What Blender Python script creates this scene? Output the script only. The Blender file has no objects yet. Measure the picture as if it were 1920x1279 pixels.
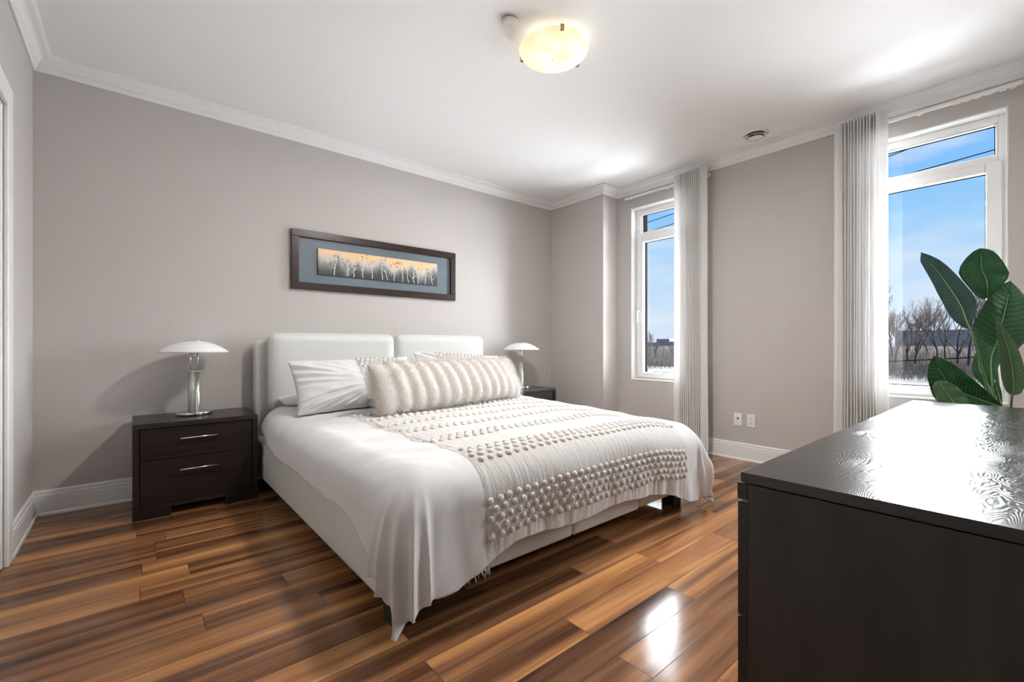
import bpy, bmesh, math, random
from mathutils import Vector, Matrix, noise
PI = math.pi
scene = bpy.context.scene
COL = scene.collection
random.seed(7)

# ------------------------------------------------------------------ camera
cam_data = bpy.data.cameras.new('camera')
cam_data.sensor_width = 36.0
cam_data.lens = 844.0 / 1920.0 * 36.0
cam_data.shift_y = 8.5 / 1920.0
cam_data.clip_start = 0.02
cam_data.clip_end = 500.0
camera = bpy.data.objects.new('camera', cam_data)
camera.location = (0, 0, 1.05)
camera.rotation_euler = (PI / 2, 0, -math.radians(40.2))
COL.objects.link(camera)
scene.camera = camera

# ------------------------------------------------------------------ view, sky, daylight
vs = scene.view_settings
vs.view_transform = 'Standard'
vs.look = 'None'
vs.gamma = 1.0
vs.use_curve_mapping = False
vs.exposure = 0.50

world = bpy.data.worlds.new('sky')
scene.world = world
world.use_nodes = True
wn, wl = world.node_tree.nodes, world.node_tree.links
wn.clear()
w_out = wn.new('ShaderNodeOutputWorld')
w_bg = wn.new('ShaderNodeBackground')
w_tc = wn.new('ShaderNodeTexCoord')
w_sep = wn.new('ShaderNodeSeparateXYZ')
w_ramp = wn.new('ShaderNodeValToRGB')
w_noise = wn.new('ShaderNodeTexNoise')
w_map = wn.new('ShaderNodeMapping')
w_cr = wn.new('ShaderNodeValToRGB')
w_mix = wn.new('ShaderNodeMix')
w_mix.data_type = 'RGBA'
wl.new(w_tc.outputs['Generated'], w_sep.inputs[0])
wl.new(w_sep.outputs['Z'], w_ramp.inputs[0])
el = w_ramp.color_ramp.elements
el[0].position = 0.0
el[0].color = (0.72, 0.80, 0.92, 1)
el[1].position = 0.38
el[1].color = (0.12, 0.42, 0.98, 1)
e = el.new(0.10); e.color = (0.58, 0.76, 0.97, 1)
e = el.new(0.22); e.color = (0.32, 0.62, 0.96, 1)
wl.new(w_tc.outputs['Generated'], w_map.inputs[0])
w_map.inputs['Scale'].default_value = (2.0, 2.0, 7.0)
wl.new(w_map.outputs[0], w_noise.inputs['Vector'])
w_noise.inputs['Scale'].default_value = 2.2
w_noise.inputs['Detail'].default_value = 6
wl.new(w_noise.outputs[0], w_cr.inputs[0])
w_cr.color_ramp.elements[0].position = 0.52
w_cr.color_ramp.elements[0].color = (0, 0, 0, 1)
w_cr.color_ramp.elements[1].position = 0.80
w_cr.color_ramp.elements[1].color = (0.8, 0.8, 0.8, 1)
wl.new(w_cr.outputs[0], w_mix.inputs[0])
wl.new(w_ramp.outputs[0], w_mix.inputs[6])
w_mix.inputs[7].default_value = (0.86, 0.90, 0.97, 1)
wl.new(w_mix.outputs[2], w_bg.inputs[0])
w_bg.inputs[1].default_value = 0.72
wl.new(w_bg.outputs[0], w_out.inputs[0])

sun_data = bpy.data.lights.new('daylight', 'SUN')
sun_data.energy = 66.0
sun_data.angle = math.radians(116)
sun_data.color = (0.92, 0.965, 1.0)
sun = bpy.data.objects.new('daylight', sun_data)
sun.rotation_euler = Vector((-0.92, 0.15, -0.42)).to_track_quat('-Z', 'Y').to_euler()
sun.location = (30, -8, 20)
COL.objects.link(sun)
# added upward fill lamp, standing in for daylight bounced off the snow
glow_data = bpy.data.lights.new('snow_bounce_fill', 'SUN')
glow_data.energy = 3.9
glow_data.angle = math.radians(80)
glow_data.color = (0.96, 0.98, 1.0)
glow = bpy.data.objects.new('snow_bounce_fill', glow_data)
glow.rotation_euler = Vector((-0.90, 0.20, 0.50)).to_track_quat('-Z', 'Y').to_euler()
glow.location = (30, -8, -10)
COL.objects.link(glow)

# ------------------------------------------------------------------ helpers
def obj(name, verts, faces, mat=None, parent=None, smooth=False, loc=None, uvs=None, bevel=0, seg=2):
    me = bpy.data.meshes.new(name)
    me.from_pydata([tuple(v) for v in verts], [], [tuple(f) for f in faces])
    me.update()
    bm = bmesh.new(); bm.from_mesh(me)
    bmesh.ops.recalc_face_normals(bm, faces=bm.faces[:])
    bm.to_mesh(me); bm.free()
    if smooth:
        me.polygons.foreach_set('use_smooth', [True] * len(me.polygons))
    if uvs:
        uvl = me.uv_layers.new(name='UVMap')
        for lp in me.loops:
            uvl.data[lp.index].uv = uvs[lp.vertex_index]
    o = bpy.data.objects.new(name, me)
    COL.objects.link(o)
    if mat: me.materials.append(mat)
    if parent: o.parent = parent
    if loc: o.location = loc
    if bevel:
        b = o.modifiers.new('bevel', 'BEVEL'); b.width = bevel; b.segments = seg
        b.limit_method = 'ANGLE'; b.angle_limit = math.radians(40)
        me.polygons.foreach_set('use_smooth', [True] * len(me.polygons))
        w = o.modifiers.new('weighted_normal', 'WEIGHTED_NORMAL'); w.keep_sharp = True
    return o

def thing(name, label, cat, loc=(0, 0, 0), rotz=0, group=None):
    o = bpy.data.objects.new(name, None)
    COL.objects.link(o)
    o.location = loc
    o.rotation_euler = (0, 0, rotz)
    o.empty_display_size = 0.1
    return tag(o, label, cat, group)

def tag(o, label, cat, group=None, kind=None):
    o['label'] = label; o['category'] = cat
    if group: o['group'] = group
    if kind: o['kind'] = kind
    return o

def struct(o):
    o['kind'] = 'structure'
    return o

class MB:
    def __init__(s): s.v = []; s.f = []
    def add(s, v, f):
        n = len(s.v); s.v += [tuple(p) for p in v]; s.f += [tuple(i + n for i in q) for q in f]; return s
    def box(s, x0, x1, y0, y1, z0, z1):
        v = [(x0, y0, z0), (x1, y0, z0), (x1, y1, z0), (x0, y1, z0), (x0, y0, z1), (x1, y0, z1), (x1, y1, z1), (x0, y1, z1)]
        return s.add(v, [(0, 3, 2, 1), (4, 5, 6, 7), (0, 1, 5, 4), (1, 2, 6, 5), (2, 3, 7, 6), (3, 0, 4, 7)])
    def lathe(s, prof, cx=0, cy=0, n=48, cap=True):
        v, f = [], []
        for r, z in prof:
            for k in range(n):
                a = 2 * PI * k / n
                v.append((cx + r * math.cos(a), cy + r * math.sin(a), z))
        for i in range(len(prof) - 1):
            for k in range(n):
                k2 = (k + 1) % n
                f.append((i * n + k, i * n + k2, (i + 1) * n + k2, (i + 1) * n + k))
        if cap:
            f.append(tuple(range(n - 1, -1, -1)))
            f.append(tuple((len(prof) - 1) * n + k for k in range(n)))
        return s.add(v, f)
    def tube(s, pts, rad, n=8, cap=True):
        pts = [Vector(p) for p in pts]
        if not isinstance(rad, (list, tuple)): rad = [rad] * len(pts)
        v, f = [], []
        up = None
        for i, p in enumerate(pts):
            d = (pts[min(i + 1, len(pts) - 1)] - pts[max(i - 1, 0)])
            if d.length < 1e-9: d = Vector((0, 0, 1))
            d.normalize()
            if up is None:
                up = d.orthogonal().normalized()
            else:
                up = (up - d * up.dot(d))
                up = up.normalized() if up.length > 1e-6 else d.orthogonal().normalized()
            w = d.cross(up)
            for k in range(n):
                a = 2 * PI * k / n
                v.append(p + (up * math.cos(a) + w * math.sin(a)) * rad[i])
        for i in range(len(pts) - 1):
            for k in range(n):
                k2 = (k + 1) % n
                f.append((i * n + k, i * n + k2, (i + 1) * n + k2, (i + 1) * n + k))
        if cap:
            f.append(tuple(range(n - 1, -1, -1)))
            f.append(tuple((len(pts) - 1) * n + k for k in range(n)))
        return s.add(v, f)
    def sweep(s, path, prof, closed=False):
        """path: list of (x,y) corners, room on the left of travel; prof: closed list of (offset into room, z); mitred."""
        n = len(path); m = len(prof)
        P = [Vector(p) for p in path]
        v, f = [], []
        for i in range(n):
            if closed or 0 < i < n - 1:
                d0 = (P[i] - P[i - 1]).normalized(); d1 = (P[(i + 1) % n] - P[i]).normalized()
            elif i == 0:
                d0 = d1 = (P[1] - P[0]).normalized()
            else:
                d0 = d1 = (P[-1] - P[-2]).normalized()
            n0 = Vector((-d0.y, d0.x)); n1 = Vector((-d1.y, d1.x))
            b = (n0 + n1); b = b / max(1e-6, b.dot(n0))
            for o_, z in prof:
                q = P[i] + b * o_
                v.append((q.x, q.y, z))
        for i in range(n if closed else n - 1):
            j = (i + 1) % n
            for k in range(m):
                k2 = (k + 1) % m
                f.append((i * m + k, j * m + k, j * m + k2, i * m + k2))
        if not closed:
            f.append(tuple(range(m - 1, -1, -1)))
            f.append(tuple((n - 1) * m + k for k in range(m)))
        return s.add(v, f)
    def build(s, name, mat=None, parent=None, **kw):
        return obj(name, s.v, s.f, mat, parent, **kw)

def rounded_box(x0, x1, y0, y1, z0, z1, r, seg=5, puff=0.0, div=8):
    """box with big rounded edges and slightly domed faces (upholstery)"""
    bm = bmesh.new()
    bmesh.ops.create_cube(bm, size=1.0)
    bmesh.ops.subdivide_edges(bm, edges=bm.edges[:], cuts=div * 2 + 1, use_grid_fill=True)
    c = Vector(((x0 + x1) / 2, (y0 + y1) / 2, (z0 + z1) / 2))
    h = Vector(((x1 - x0) / 2, (y1 - y0) / 2, (z1 - z0) / 2))
    for v in bm.verts:
        q = Vector()
        for a in range(3):
            t = v.co[a] * 2
            # crowd vertices towards the edges
            t = math.copysign(1 - (1 - abs(t)) ** 1.7, t)
            q[a] = t * h[a]
        core = Vector([max(-(h[a] - r), min(h[a] - r, q[a])) for a in range(3)])
        d = q - core
        if d.length > 1e-9:
            q = core + d.normalized() * r if max(abs(d[a]) for a in range(3)) > r * 0.999 else q
        if puff:
            k = puff
            for a in range(3):
                b1, b2 = [i for i in range(3) if i != a]
                if abs(q[a]) > h[a] * 0.98:
                    w = (1 - (q[b1] / h[b1]) ** 2) * (1 - (q[b2] / h[b2]) ** 2)
                    q[a] += math.copysign(k * max(0, w) ** 0.5, q[a])
        v.co = q + c
    verts = [v.co.copy() for v in bm.verts]
    bm.verts.index_update()
    faces = [[v.index for v in f.verts] for f in bm.faces]
    bm.free()
    return verts, faces

def dup(root, loc, rotz=None, label=None):
    """a copy of a thing with copies of its parts and sub-parts"""
    r = root.copy(); COL.objects.link(r); r.location = loc
    if rotz is not None: r.rotation_euler = (0, 0, rotz)
    if label: r['label'] = label
    for ch in list(root.children):
        c = ch.copy(); COL.objects.link(c); c.parent = r
        for g in list(ch.children):
            d = g.copy(); COL.objects.link(d); d.parent = c
    return r

def smooth(a, b, x):
    t = (x - a) / (b - a)
    t = max(0.0, min(1.0, t))
    return t * t * (3 - 2 * t)

def lerp(a, b, t): return a + (b - a) * t

# ------------------------------------------------------------------ materials
def mat(name, col=(0.8, 0.8, 0.8), rough=0.5, metal=0.0, spec=0.5, bump=None, **kw):
    m = bpy.data.materials.new(name); m.use_nodes = True
    b = m.node_tree.nodes['Principled BSDF']
    b.inputs['Base Color'].default_value = (*col, 1)
    b.inputs['Roughness'].default_value = rough
    b.inputs['Metallic'].default_value = metal
    b.inputs['Specular IOR Level'].default_value = spec
    for k, v in kw.items():
        b.inputs[k.replace('_', ' ')].default_value = v
    if bump:
        N, L = m.node_tree.nodes, m.node_tree.links
        sc, st, det = bump[:3]
        tc = N.new('ShaderNodeTexCoord')
        mp = N.new('ShaderNodeMapping')
        if len(bump) > 3: mp.inputs['Scale'].default_value = bump[3]
        nz = N.new('ShaderNodeTexNoise'); nz.inputs['Scale'].default_value = sc; nz.inputs['Detail'].default_value = det
        bp = N.new('ShaderNodeBump'); bp.inputs['Strength'].default_value = st; bp.inputs['Distance'].default_value = 0.01
        L.new(tc.outputs['Object'], mp.inputs[0]); L.new(mp.outputs[0], nz.inputs['Vector'])
        L.new(nz.outputs[0], bp.inputs['Height']); L.new(bp.outputs[0], b.inputs['Normal'])
    return m

def vary(m, c0, c1, scale=5.0, stretch=(1, 1, 1), detail=4, lo=0.3, hi=0.7, coord='Object'):
    """noise-driven variation between two colours"""
    N, L = m.node_tree.nodes, m.node_tree.links
    b = N['Principled BSDF']
    tc = N.new('ShaderNodeTexCoord'); mp = N.new('ShaderNodeMapping'); mp.inputs['Scale'].default_value = stretch
    nz = N.new('ShaderNodeTexNoise'); nz.inputs['Scale'].default_value = scale; nz.inputs['Detail'].default_value = detail
    cr = N.new('ShaderNodeValToRGB')
    cr.color_ramp.elements[0].position = lo; cr.color_ramp.elements[0].color = (*c0, 1)
    cr.color_ramp.elements[1].position = hi; cr.color_ramp.elements[1].color = (*c1, 1)
    L.new(tc.outputs[coord], mp.inputs[0]); L.new(mp.outputs[0], nz.inputs['Vector'])
    L.new(nz.outputs[0], cr.inputs[0]); L.new(cr.outputs[0], b.inputs['Base Color'])
    return m

M = {}
M['wall'] = mat('taupe_wall_paint', (0.535, 0.502, 0.484), 0.75, spec=0.25, bump=(260, 0.12, 3))
M['ceiling'] = mat('white_ceiling_paint', (0.86, 0.86, 0.86), 0.85, spec=0.2, bump=(220, 0.06, 2))
M['trim'] = mat('white_trim_paint', (0.82, 0.82, 0.815), 0.35, spec=0.4)
M['pvc'] = mat('white_window_vinyl', (0.82, 0.82, 0.81), 0.3, spec=0.5)
M['gasket'] = mat('black_window_gasket', (0.002, 0.002, 0.002), 0.8, spec=0.03)
M['espresso'] = vary(mat('espresso_wood', (0.02, 0.015, 0.013), 0.35, spec=0.4), (0.010, 0.0065, 0.0055), (0.024, 0.016, 0.014), 3.0, (1, 14, 14), 6)
M['espresso_side'] = vary(mat('espresso_side_wood', rough=0.5), (0.014, 0.011, 0.0095), (0.030, 0.025, 0.022), 2.5, (8, 8, 1), 6)
M['chrome'] = mat('brushed_nickel', (0.78, 0.76, 0.72), 0.22, 1.0)
M['chrome_dark'] = mat('polished_chrome', (0.72, 0.72, 0.72), 0.08, 1.0)
M['leather'] = mat('cream_leather', (0.615, 0.625, 0.60), 0.42, spec=0.4, bump=(380, 0.10, 2))
M['black'] = mat('black_plastic', (0.008, 0.008, 0.008), 0.5)
M['cotton'] = mat('white_cotton', (0.655, 0.65, 0.65), 0.75, spec=0.2, bump=(60, 0.05, 4), Sheen_Weight=0.25)
M['gauze'] = mat('ivory_gauze', (0.57, 0.552, 0.536), 0.9, spec=0.1, bump=(70, 0.35, 5, (2.6, 0.7, 0.7)), Sheen_Weight=0.2)
M['tuft'] = mat('ivory_tuft_yarn', (0.66, 0.635, 0.61), 0.95, spec=0.05, bump=(400, 0.3, 2))
M['shade'] = mat('white_opal_glass', (0.86, 0.86, 0.85), 0.22, spec=0.5)
M['plate'] = mat('white_plastic', (0.80, 0.80, 0.79), 0.35)
M['soil'] = vary(mat('potting_soil', rough=0.95), (0.02, 0.012, 0.008), (0.06, 0.04, 0.025), 40)
M['pot'] = mat('grey_ceramic_pot', (0.35, 0.35, 0.34), 0.45)

# ---- floor: laminate planks, one random value per plank in a face attribute
fm = bpy.data.materials.new('walnut_laminate'); fm.use_nodes = True
N, L = fm.node_tree.nodes, fm.node_tree.links
bs = N['Principled BSDF']
def nd(t, **kw):
    n = N.new(t)
    for k, v in kw.items(): setattr(n, k, v)
    return n
def mth(op, a, b=None, c=None):
    n = nd('ShaderNodeMath', operation=op)
    for i, x in enumerate((a, b, c)):
        if x is None: continue
        if isinstance(x, (int, float)): n.inputs[i].default_value = x
        else: L.new(x, n.inputs[i])
    return n.outputs[0]
tc = nd('ShaderNodeTexCoord'); sp = nd('ShaderNodeSeparateXYZ'); L.new(tc.outputs['Object'], sp.inputs[0])
at = nd('ShaderNodeAttribute', attribute_name='plank')
ats = nd('ShaderNodeSeparateXYZ'); L.new(at.outputs['Vector'], ats.inputs[0])
def grain(sx, sy, det, seedmul, rough=0.55, dist=0.0):
    cb = nd('ShaderNodeCombineXYZ')
    L.new(mth('MULTIPLY_ADD', sp.outputs['X'], sx, mth('MULTIPLY', ats.outputs['X'], 37.0 * seedmul)), cb.inputs[0])
    L.new(mth('MULTIPLY', sp.outputs['Y'], sy), cb.inputs[1])
    L.new(mth('MULTIPLY', ats.outputs['Y'], 53.0 * seedmul), cb.inputs[2])
    n = nd('ShaderNodeTexNoise'); n.inputs['Scale'].default_value = 1.0; n.inputs['Detail'].default_value = det
    n.inputs['Roughness'].default_value = rough; n.inputs['Distortion'].default_value = dist
    L.new(cb.outputs[0], n.inputs['Vector']); return n.outputs[0]
g1 = grain(0.40, 11.0, 2.0, 1.0, 0.45, 0.35)      # broad heart / sap bands
g2 = grain(1.6, 95.0, 4.0, 1.7, 0.6, 0.5)     # fine grain
g3 = grain(1.3, 14.0, 1.0, 2.3, 0.5, 1.8)       # figure
mixv = mth('ADD', mth('MULTIPLY', g1, 0.95), mth('ADD', mth('MULTIPLY', g2, 0.20), mth('MULTIPLY', g3, 0.22)))
mixv = mth('ADD', mixv, mth('MULTIPLY_ADD', ats.outputs['Z'], 0.13, -0.245))
rp = nd('ShaderNodeValToRGB'); L.new(mixv, rp.inputs[0])
r = rp.color_ramp; r.elements[0].position = 0.22; r.elements[0].color = (0.040, 0.017, 0.009, 1)
r.elements[1].position = 0.88; r.elements[1].color = (0.78, 0.44, 0.19, 1)
for p, c in ((0.36, (0.115, 0.050, 0.024)), (0.48, (0.215, 0.098, 0.044)), (0.60, (0.36, 0.165, 0.066)), (0.72, (0.54, 0.26, 0.095))):
    q = r.elements.new(p); q.color = (*c, 1)
L.new(rp.outputs[0], bs.inputs['Base Color'])
bs.inputs['Roughness'].default_value = 0.13
bs.inputs['Specular IOR Level'].default_value = 0.34
M['floor'] = fm
M['seam'] = mat('plank_seam', (0.02, 0.01, 0.006), 0.5)

# ---- dresser top: same espresso wood with swirling open grain that catches light
dm = bpy.data.materials.new('espresso_top_grain'); dm.use_nodes = True
N, L = dm.node_tree.nodes, dm.node_tree.links
bs = N['Principled BSDF']
bs.inputs['Base Color'].default_value = (0.022, 0.018, 0.016, 1)
bs.inputs['Roughness'].default_value = 0.22
bs.inputs['Specular IOR Level'].default_value = 0.50
tc = nd('ShaderNodeTexCoord')
mp = nd('ShaderNodeMapping'); mp.inputs['Scale'].default_value = (1.0, 2.6, 1.0)
L.new(tc.outputs['Object'], mp.inputs[0])
n1 = nd('ShaderNodeTexNoise'); n1.inputs['Scale'].default_value = 2.6; n1.inputs['Detail'].default_value = 3; n1.inputs['Roughness'].default_value = 0.45
L.new(mp.outputs[0], n1.inputs['Vector'])
rings = mth('SINE', mth('MULTIPLY', n1.outputs[0], 420.0))
n2 = nd('ShaderNodeTexNoise'); n2.inputs['Scale'].default_value = 60; n2.inputs['Detail'].default_value = 3
mp2 = nd('ShaderNodeMapping'); mp2.inputs['Scale'].default_value = (0.35, 2.2, 1)
L.new(tc.outputs['Object'], mp2.inputs[0]); L.new(mp2.outputs[0], n2.inputs['Vector'])
hgt = mth('ADD', mth('MULTIPLY', rings, 0.5), mth('MULTIPLY', n2.outputs[0], 1.2))
n3 = nd('ShaderNodeTexNoise'); n3.inputs['Scale'].default_value = 3.1; L.new(tc.outputs['Object'], n3.inputs['Vector'])
msk = nd('ShaderNodeMapRange'); msk.inputs['From Min'].default_value = 0.34; msk.inputs['From Max'].default_value = 0.60
L.new(n3.outputs[0], msk.inputs[0])
bp = nd('ShaderNodeBump'); bp.inputs['Distance'].default_value = 0.004
L.new(mth('MULTIPLY', msk.outputs[0], 0.13), bp.inputs['Strength'])
L.new(hgt, bp.inputs['Height']); L.new(bp.outputs[0], bs.inputs['Normal'])
M['dresser_top'] = dm

# ---- window glass: thin pane
gm = bpy.data.materials.new('window_glass'); gm.use_nodes = True
N, L = gm.node_tree.nodes, gm.node_tree.links
N.clear()
o_ = nd('ShaderNodeOutputMaterial'); tr = nd('ShaderNodeBsdfTransparent'); gl = nd('ShaderNodeBsdfGlossy'); mx = nd('ShaderNodeMixShader'); fr = nd('ShaderNodeFresnel')
gl.inputs['Roughness'].default_value = 0.0
fr.inputs['IOR'].default_value = 1.25
L.new(fr.outputs[0], mx.inputs[0]); L.new(tr.outputs[0], mx.inputs[1]); L.new(gl.outputs[0], mx.inputs[2]); L.new(mx.outputs[0], o_.inputs[0])
M['glass'] = gm

# ---- sheer curtain
def sheer(name, transp, col):
    m = bpy.data.materials.new(name); m.use_nodes = True
    global N, L
    N, L = m.node_tree.nodes, m.node_tree.links
    N.clear()
    o_ = nd('ShaderNodeOutputMaterial'); tr = nd('ShaderNodeBsdfTransparent'); tl = nd('ShaderNodeBsdfTranslucent'); df = nd('ShaderNodeBsdfDiffuse')
    tl.inputs[0].default_value = (*col, 1); df.inputs[0].default_value = (*col, 1)
    m1 = nd('ShaderNodeMixShader'); m2 = nd('ShaderNodeMixShader')
    m1.inputs[0].default_value = 0.91
    L.new(tl.outputs[0], m1.inputs[1]); L.new(df.outputs[0], m1.inputs[2])
    m2.inputs[0].default_value = transp
    L.new(m1.outputs[0], m2.inputs[1]); L.new(tr.outputs[0], m2.inputs[2])
    L.new(m2.outputs[0], o_.inputs[0])
    return m
M['sheer'] = sheer('sheer_voile', 0.09, (0.78, 0.765, 0.75))
M['sheer_header'] = sheer('voile_header', 0.06, (0.78, 0.77, 0.76))

# ---- lit glass bowl of the ceiling lamp
bm_ = bpy.data.materials.new('lit_alabaster_glass'); bm_.use_nodes = True
N, L = bm_.node_tree.nodes, bm_.node_tree.links
bs = N['Principled BSDF']
bs.inputs['Base Color'].default_value = (0.85, 0.72, 0.5, 1)
bs.inputs['Roughness'].default_value = 0.25
tc = nd('ShaderNodeTexCoord'); nz = nd('ShaderNodeTexNoise'); nz.inputs['Scale'].default_value = 9; nz.inputs['Detail'].default_value = 2
L.new(tc.outputs['Object'], nz.inputs['Vector'])
cr = nd('ShaderNodeValToRGB'); L.new(nz.outputs[0], cr.inputs[0])
cr.color_ramp.elements[0].position = 0.35; cr.color_ramp.elements[0].color = (1.0, 0.72, 0.36, 1)
cr.color_ramp.elements[1].position = 0.62; cr.color_ramp.elements[1].color = (1.0, 0.92, 0.74, 1)
L.new(cr.outputs[0], bs.inputs['Emission Color']); bs.inputs['Emission Strength'].default_value = 0.55
M['bowl'] = bm_

# ================================================================== THE ROOM
XL, XR, XB = -0.463, 4.29, 4.023          # left wall, right wall, face of the corner column
YB, YC = 4.003, 3.182                     # back wall, end of the column
YF, XN, YN = -0.13, 0.62, -1.30           # wall behind the dresser, edge and depth of the entry nook
ZC = 2.83
W1 = (2.24, 3.006); W2 = (0.149, 0.915); WZ = (0.668, 2.590)   # window openings on the right wall
DY = (2.33, 3.165); DZ = 2.19             # doorway in the left wall

# floor
v, f, pl = [], [], []
mb = MB()
pitch = 0.1335
joints = {0: 1.256, 1: 1.78, 2: 1.272, 3: 1.955, 4: 1.59, 8: 0.605, 9: 0.21, 10: 0.525, 11: 0.166, 13: 0.206, 15: 0.095, 18: 0.021}
k = math.floor((YN - 0.797) / pitch) - 1
gap = 0.0012
while 0.797 + k * pitch < YB:
    ya = max(YN, 0.797 + k * pitch); yb = min(YB, 0.797 + (k + 1) * pitch)
    if yb > ya + 0.005:
        x = joints.get(k, random.uniform(0, 1.21)) - 1.21 * 3
        while x < XR:
            xa, xb = max(XL, x), min(XR, x + 1.21)
            if xb - xa > 0.01:
                rnd = (random.random(), random.random(), random.random())
                n = len(v)
                v += [(xa + gap, ya + gap, 0), (xb - gap, ya + gap, 0), (xb - gap, yb - gap, 0), (xa + gap, yb - gap, 0)]
                f.append((n, n + 1, n + 2, n + 3)); pl.append(rnd)
            x += 1.21
    k += 1
n = len(v)
v += [(XL - 0.1, YN - 0.1, -0.0006), (XR + 0.1, YN - 0.1, -0.0006), (XR + 0.1, YB + 0.1, -0.0006), (XL - 0.1, YB + 0.1, -0.0006)]
f.append((n, n + 1, n + 2, n + 3)); pl.append((0, 0, 0))
n = len(v)
v += [(p[0], p[1], -0.06) for p in v[n - 4:n]]
f += [(n, n + 3, n + 2, n + 1)] + [(n - 4 + i, n + i, n + (i + 1) % 4, n - 4 + (i + 1) % 4) for i in range(4)]; pl += [(0, 0, 0)] * 5
me = bpy.data.meshes.new('floor'); me.from_pydata(v, [], f); me.update()
a = me.attributes.new('plank', 'FLOAT_VECTOR', 'FACE')
for i, c in enumerate(pl): a.data[i].vector = c
floor = bpy.data.objects.new('floor', me); COL.objects.link(floor); struct(floor)
me.materials.append(M['floor']); me.materials.append(M['seam'])
for i in range(len(pl)):
    if i >= len(pl) - 6: me.polygons[i].material_index = 1

# walls (each with thickness)
T = 0.14
struct(MB().box(XL - T, XR + T, YB, YB + T, -0.06, ZC + 0.1).build('wall_back', M['wall']))
mb = MB()
mb.box(XL - T, XL, DY[1], YB, -0.06, ZC + 0.1).box(XL - T, XL, YN, DY[0], -0.06, ZC + 0.1).box(XL - T, XL, DY[0], DY[1], DZ, ZC + 0.1)
struct(mb.build('wall_left', M['wall']))
TR = 0.165
mb = MB()
mb.box(XR, XR + TR, YF - T, W2[0], -0.06, ZC + 0.1).box(XR, XR + TR, W2[1], W1[0], -0.06, ZC + 0.1).box(XR, XR + TR, W1[1], YB, -0.06, ZC + 0.1)
for w in (W1, W2):
    mb.box(XR, XR + TR, w[0], w[1], -0.06, WZ[0]).box(XR, XR + TR, w[0], w[1], WZ[1], ZC + 0.1)
mb.box(XB, XR, YC, YB, -0.06, ZC + 0.1)
struct(mb.build('wall_right', M['wall']))
mb = MB()
mb.box(XN, XR, YF - T, YF, -0.06, ZC + 0.1).box(XN, XN + T, YN, YF - T, -0.06, ZC + 0.1).box(XL - T, XN + T, YN - T, YN, -0.06, ZC + 0.1)
struct(mb.build('wall_front', M['wall']))
struct(MB().box(XL - T, XR + TR, YN - T, YB + T, ZC, ZC + 0.1).build('ceiling', M['ceiling']))

# crown moulding and baseboards follow the walls (room on the left hand side of the path)
loop = [(XL, YN), (XN, YN), (XN, YF), (XR, YF), (XR, YC), (XB, YC), (XB, YB), (XL, YB)]
crown = [(0, 2.738), (0.012, 2.738), (0.014, 2.752), (0.020, 2.757), (0.022, 2.762), (0.026, 2.765)]
for i in range(9):
    t = i / 8 * PI / 2
    crown.append((0.026 + 0.048 * (1 - math.cos(t)), 2.765 + 0.047 * math.sin(t)))
crown += [(0.076, 2.816), (0.084, 2.818), (0.086, ZC), (0, ZC)]
struct(MB().sweep(loop, crown, closed=True).build('trim_1', M['trim'], bevel=0.002, seg=1))
base = [(0, 0), (0.022, 0), (0.021, 0.012), (0.016, 0.017), (0.015, 0.020), (0.015, 0.104), (0.013, 0.108), (0.015, 0.112), (0.015, 0.126), (0.010, 0.131), (0.0125, 0.136), (0.0125, 0.148), (0.008, 0.154), (0, 0.155)]
def baseboard(name, path):
    struct(MB().sweep(path, base).build(name, M['trim']))
baseboard('baseboard_right', [(XR, YF), (XR, YC), (XB, YC), (XB, YB), (XL, YB), (XL, DY[1] + 0.105)][0:4])
baseboard('baseboard_back', [(XB, YB), (XL, YB)])
baseboard('baseboard_left', [(XL, YB), (XL, DY[1] + 0.105)])
baseboard('baseboard_front', [(XL, DY[0] - 0.105), (XL, YN), (XN, YN), (XN, YF), (XR, YF)])

# door with casing in the left wall
door = bpy.data.objects.new('door_1', None); COL.objects.link(door); struct(door); door.location = (XL, DY[0], 0)
def place(o, loc):
    return o
mb = MB()
cw = 0.105
for (ya, yb, za, zb) in ((DY[1] - DY[0], DY[1] - DY[0] + cw, 0, DZ + cw), (-cw, 0, 0, DZ + cw), (0, DY[1] - DY[0], DZ, DZ + cw)):
    mb.box(0, 0.02, ya, yb, za, zb)
mb.box(-T, 0, DY[1] - DY[0] - 0.02, DY[1] - DY[0], 0, DZ).box(-T, 0, 0, 0.02, 0, DZ).box(-T, 0, 0.02, DY[1] - DY[0] - 0.02, DZ - 0.02, DZ)
struct(mb.build('door_casing', M['trim'], door, bevel=0.006))
mb = MB()
dw = DY[1] - DY[0]
mb.box(-0.075, -0.035, 0.023, dw - 0.023, 0.008, DZ - 0.023)
for za, zb in ((0.2, 0.95), (1.1, 2.0)):
    mb.box(-0.035, -0.029, 0.14, dw - 0.14, za, zb)
struct(mb.build('door_leaf', M['trim'], door, bevel=0.004))
mb = MB().tube([(-0.035, 0.09, 1.0), (0.01, 0.09, 1.0), (0.012, 0.20, 1.0)], 0.009)
mb.lathe([(0.026, 0), (0.026, 0.006)], n=24)
struct(MB().tube([(-0.0345, 0.09, 1.0), (0.01, 0.09, 1.0), (0.014, 0.10, 1.0), (0.014, 0.20, 1.0)], 0.009).build('door_handle', M['chrome'], door, smooth=True))

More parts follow.
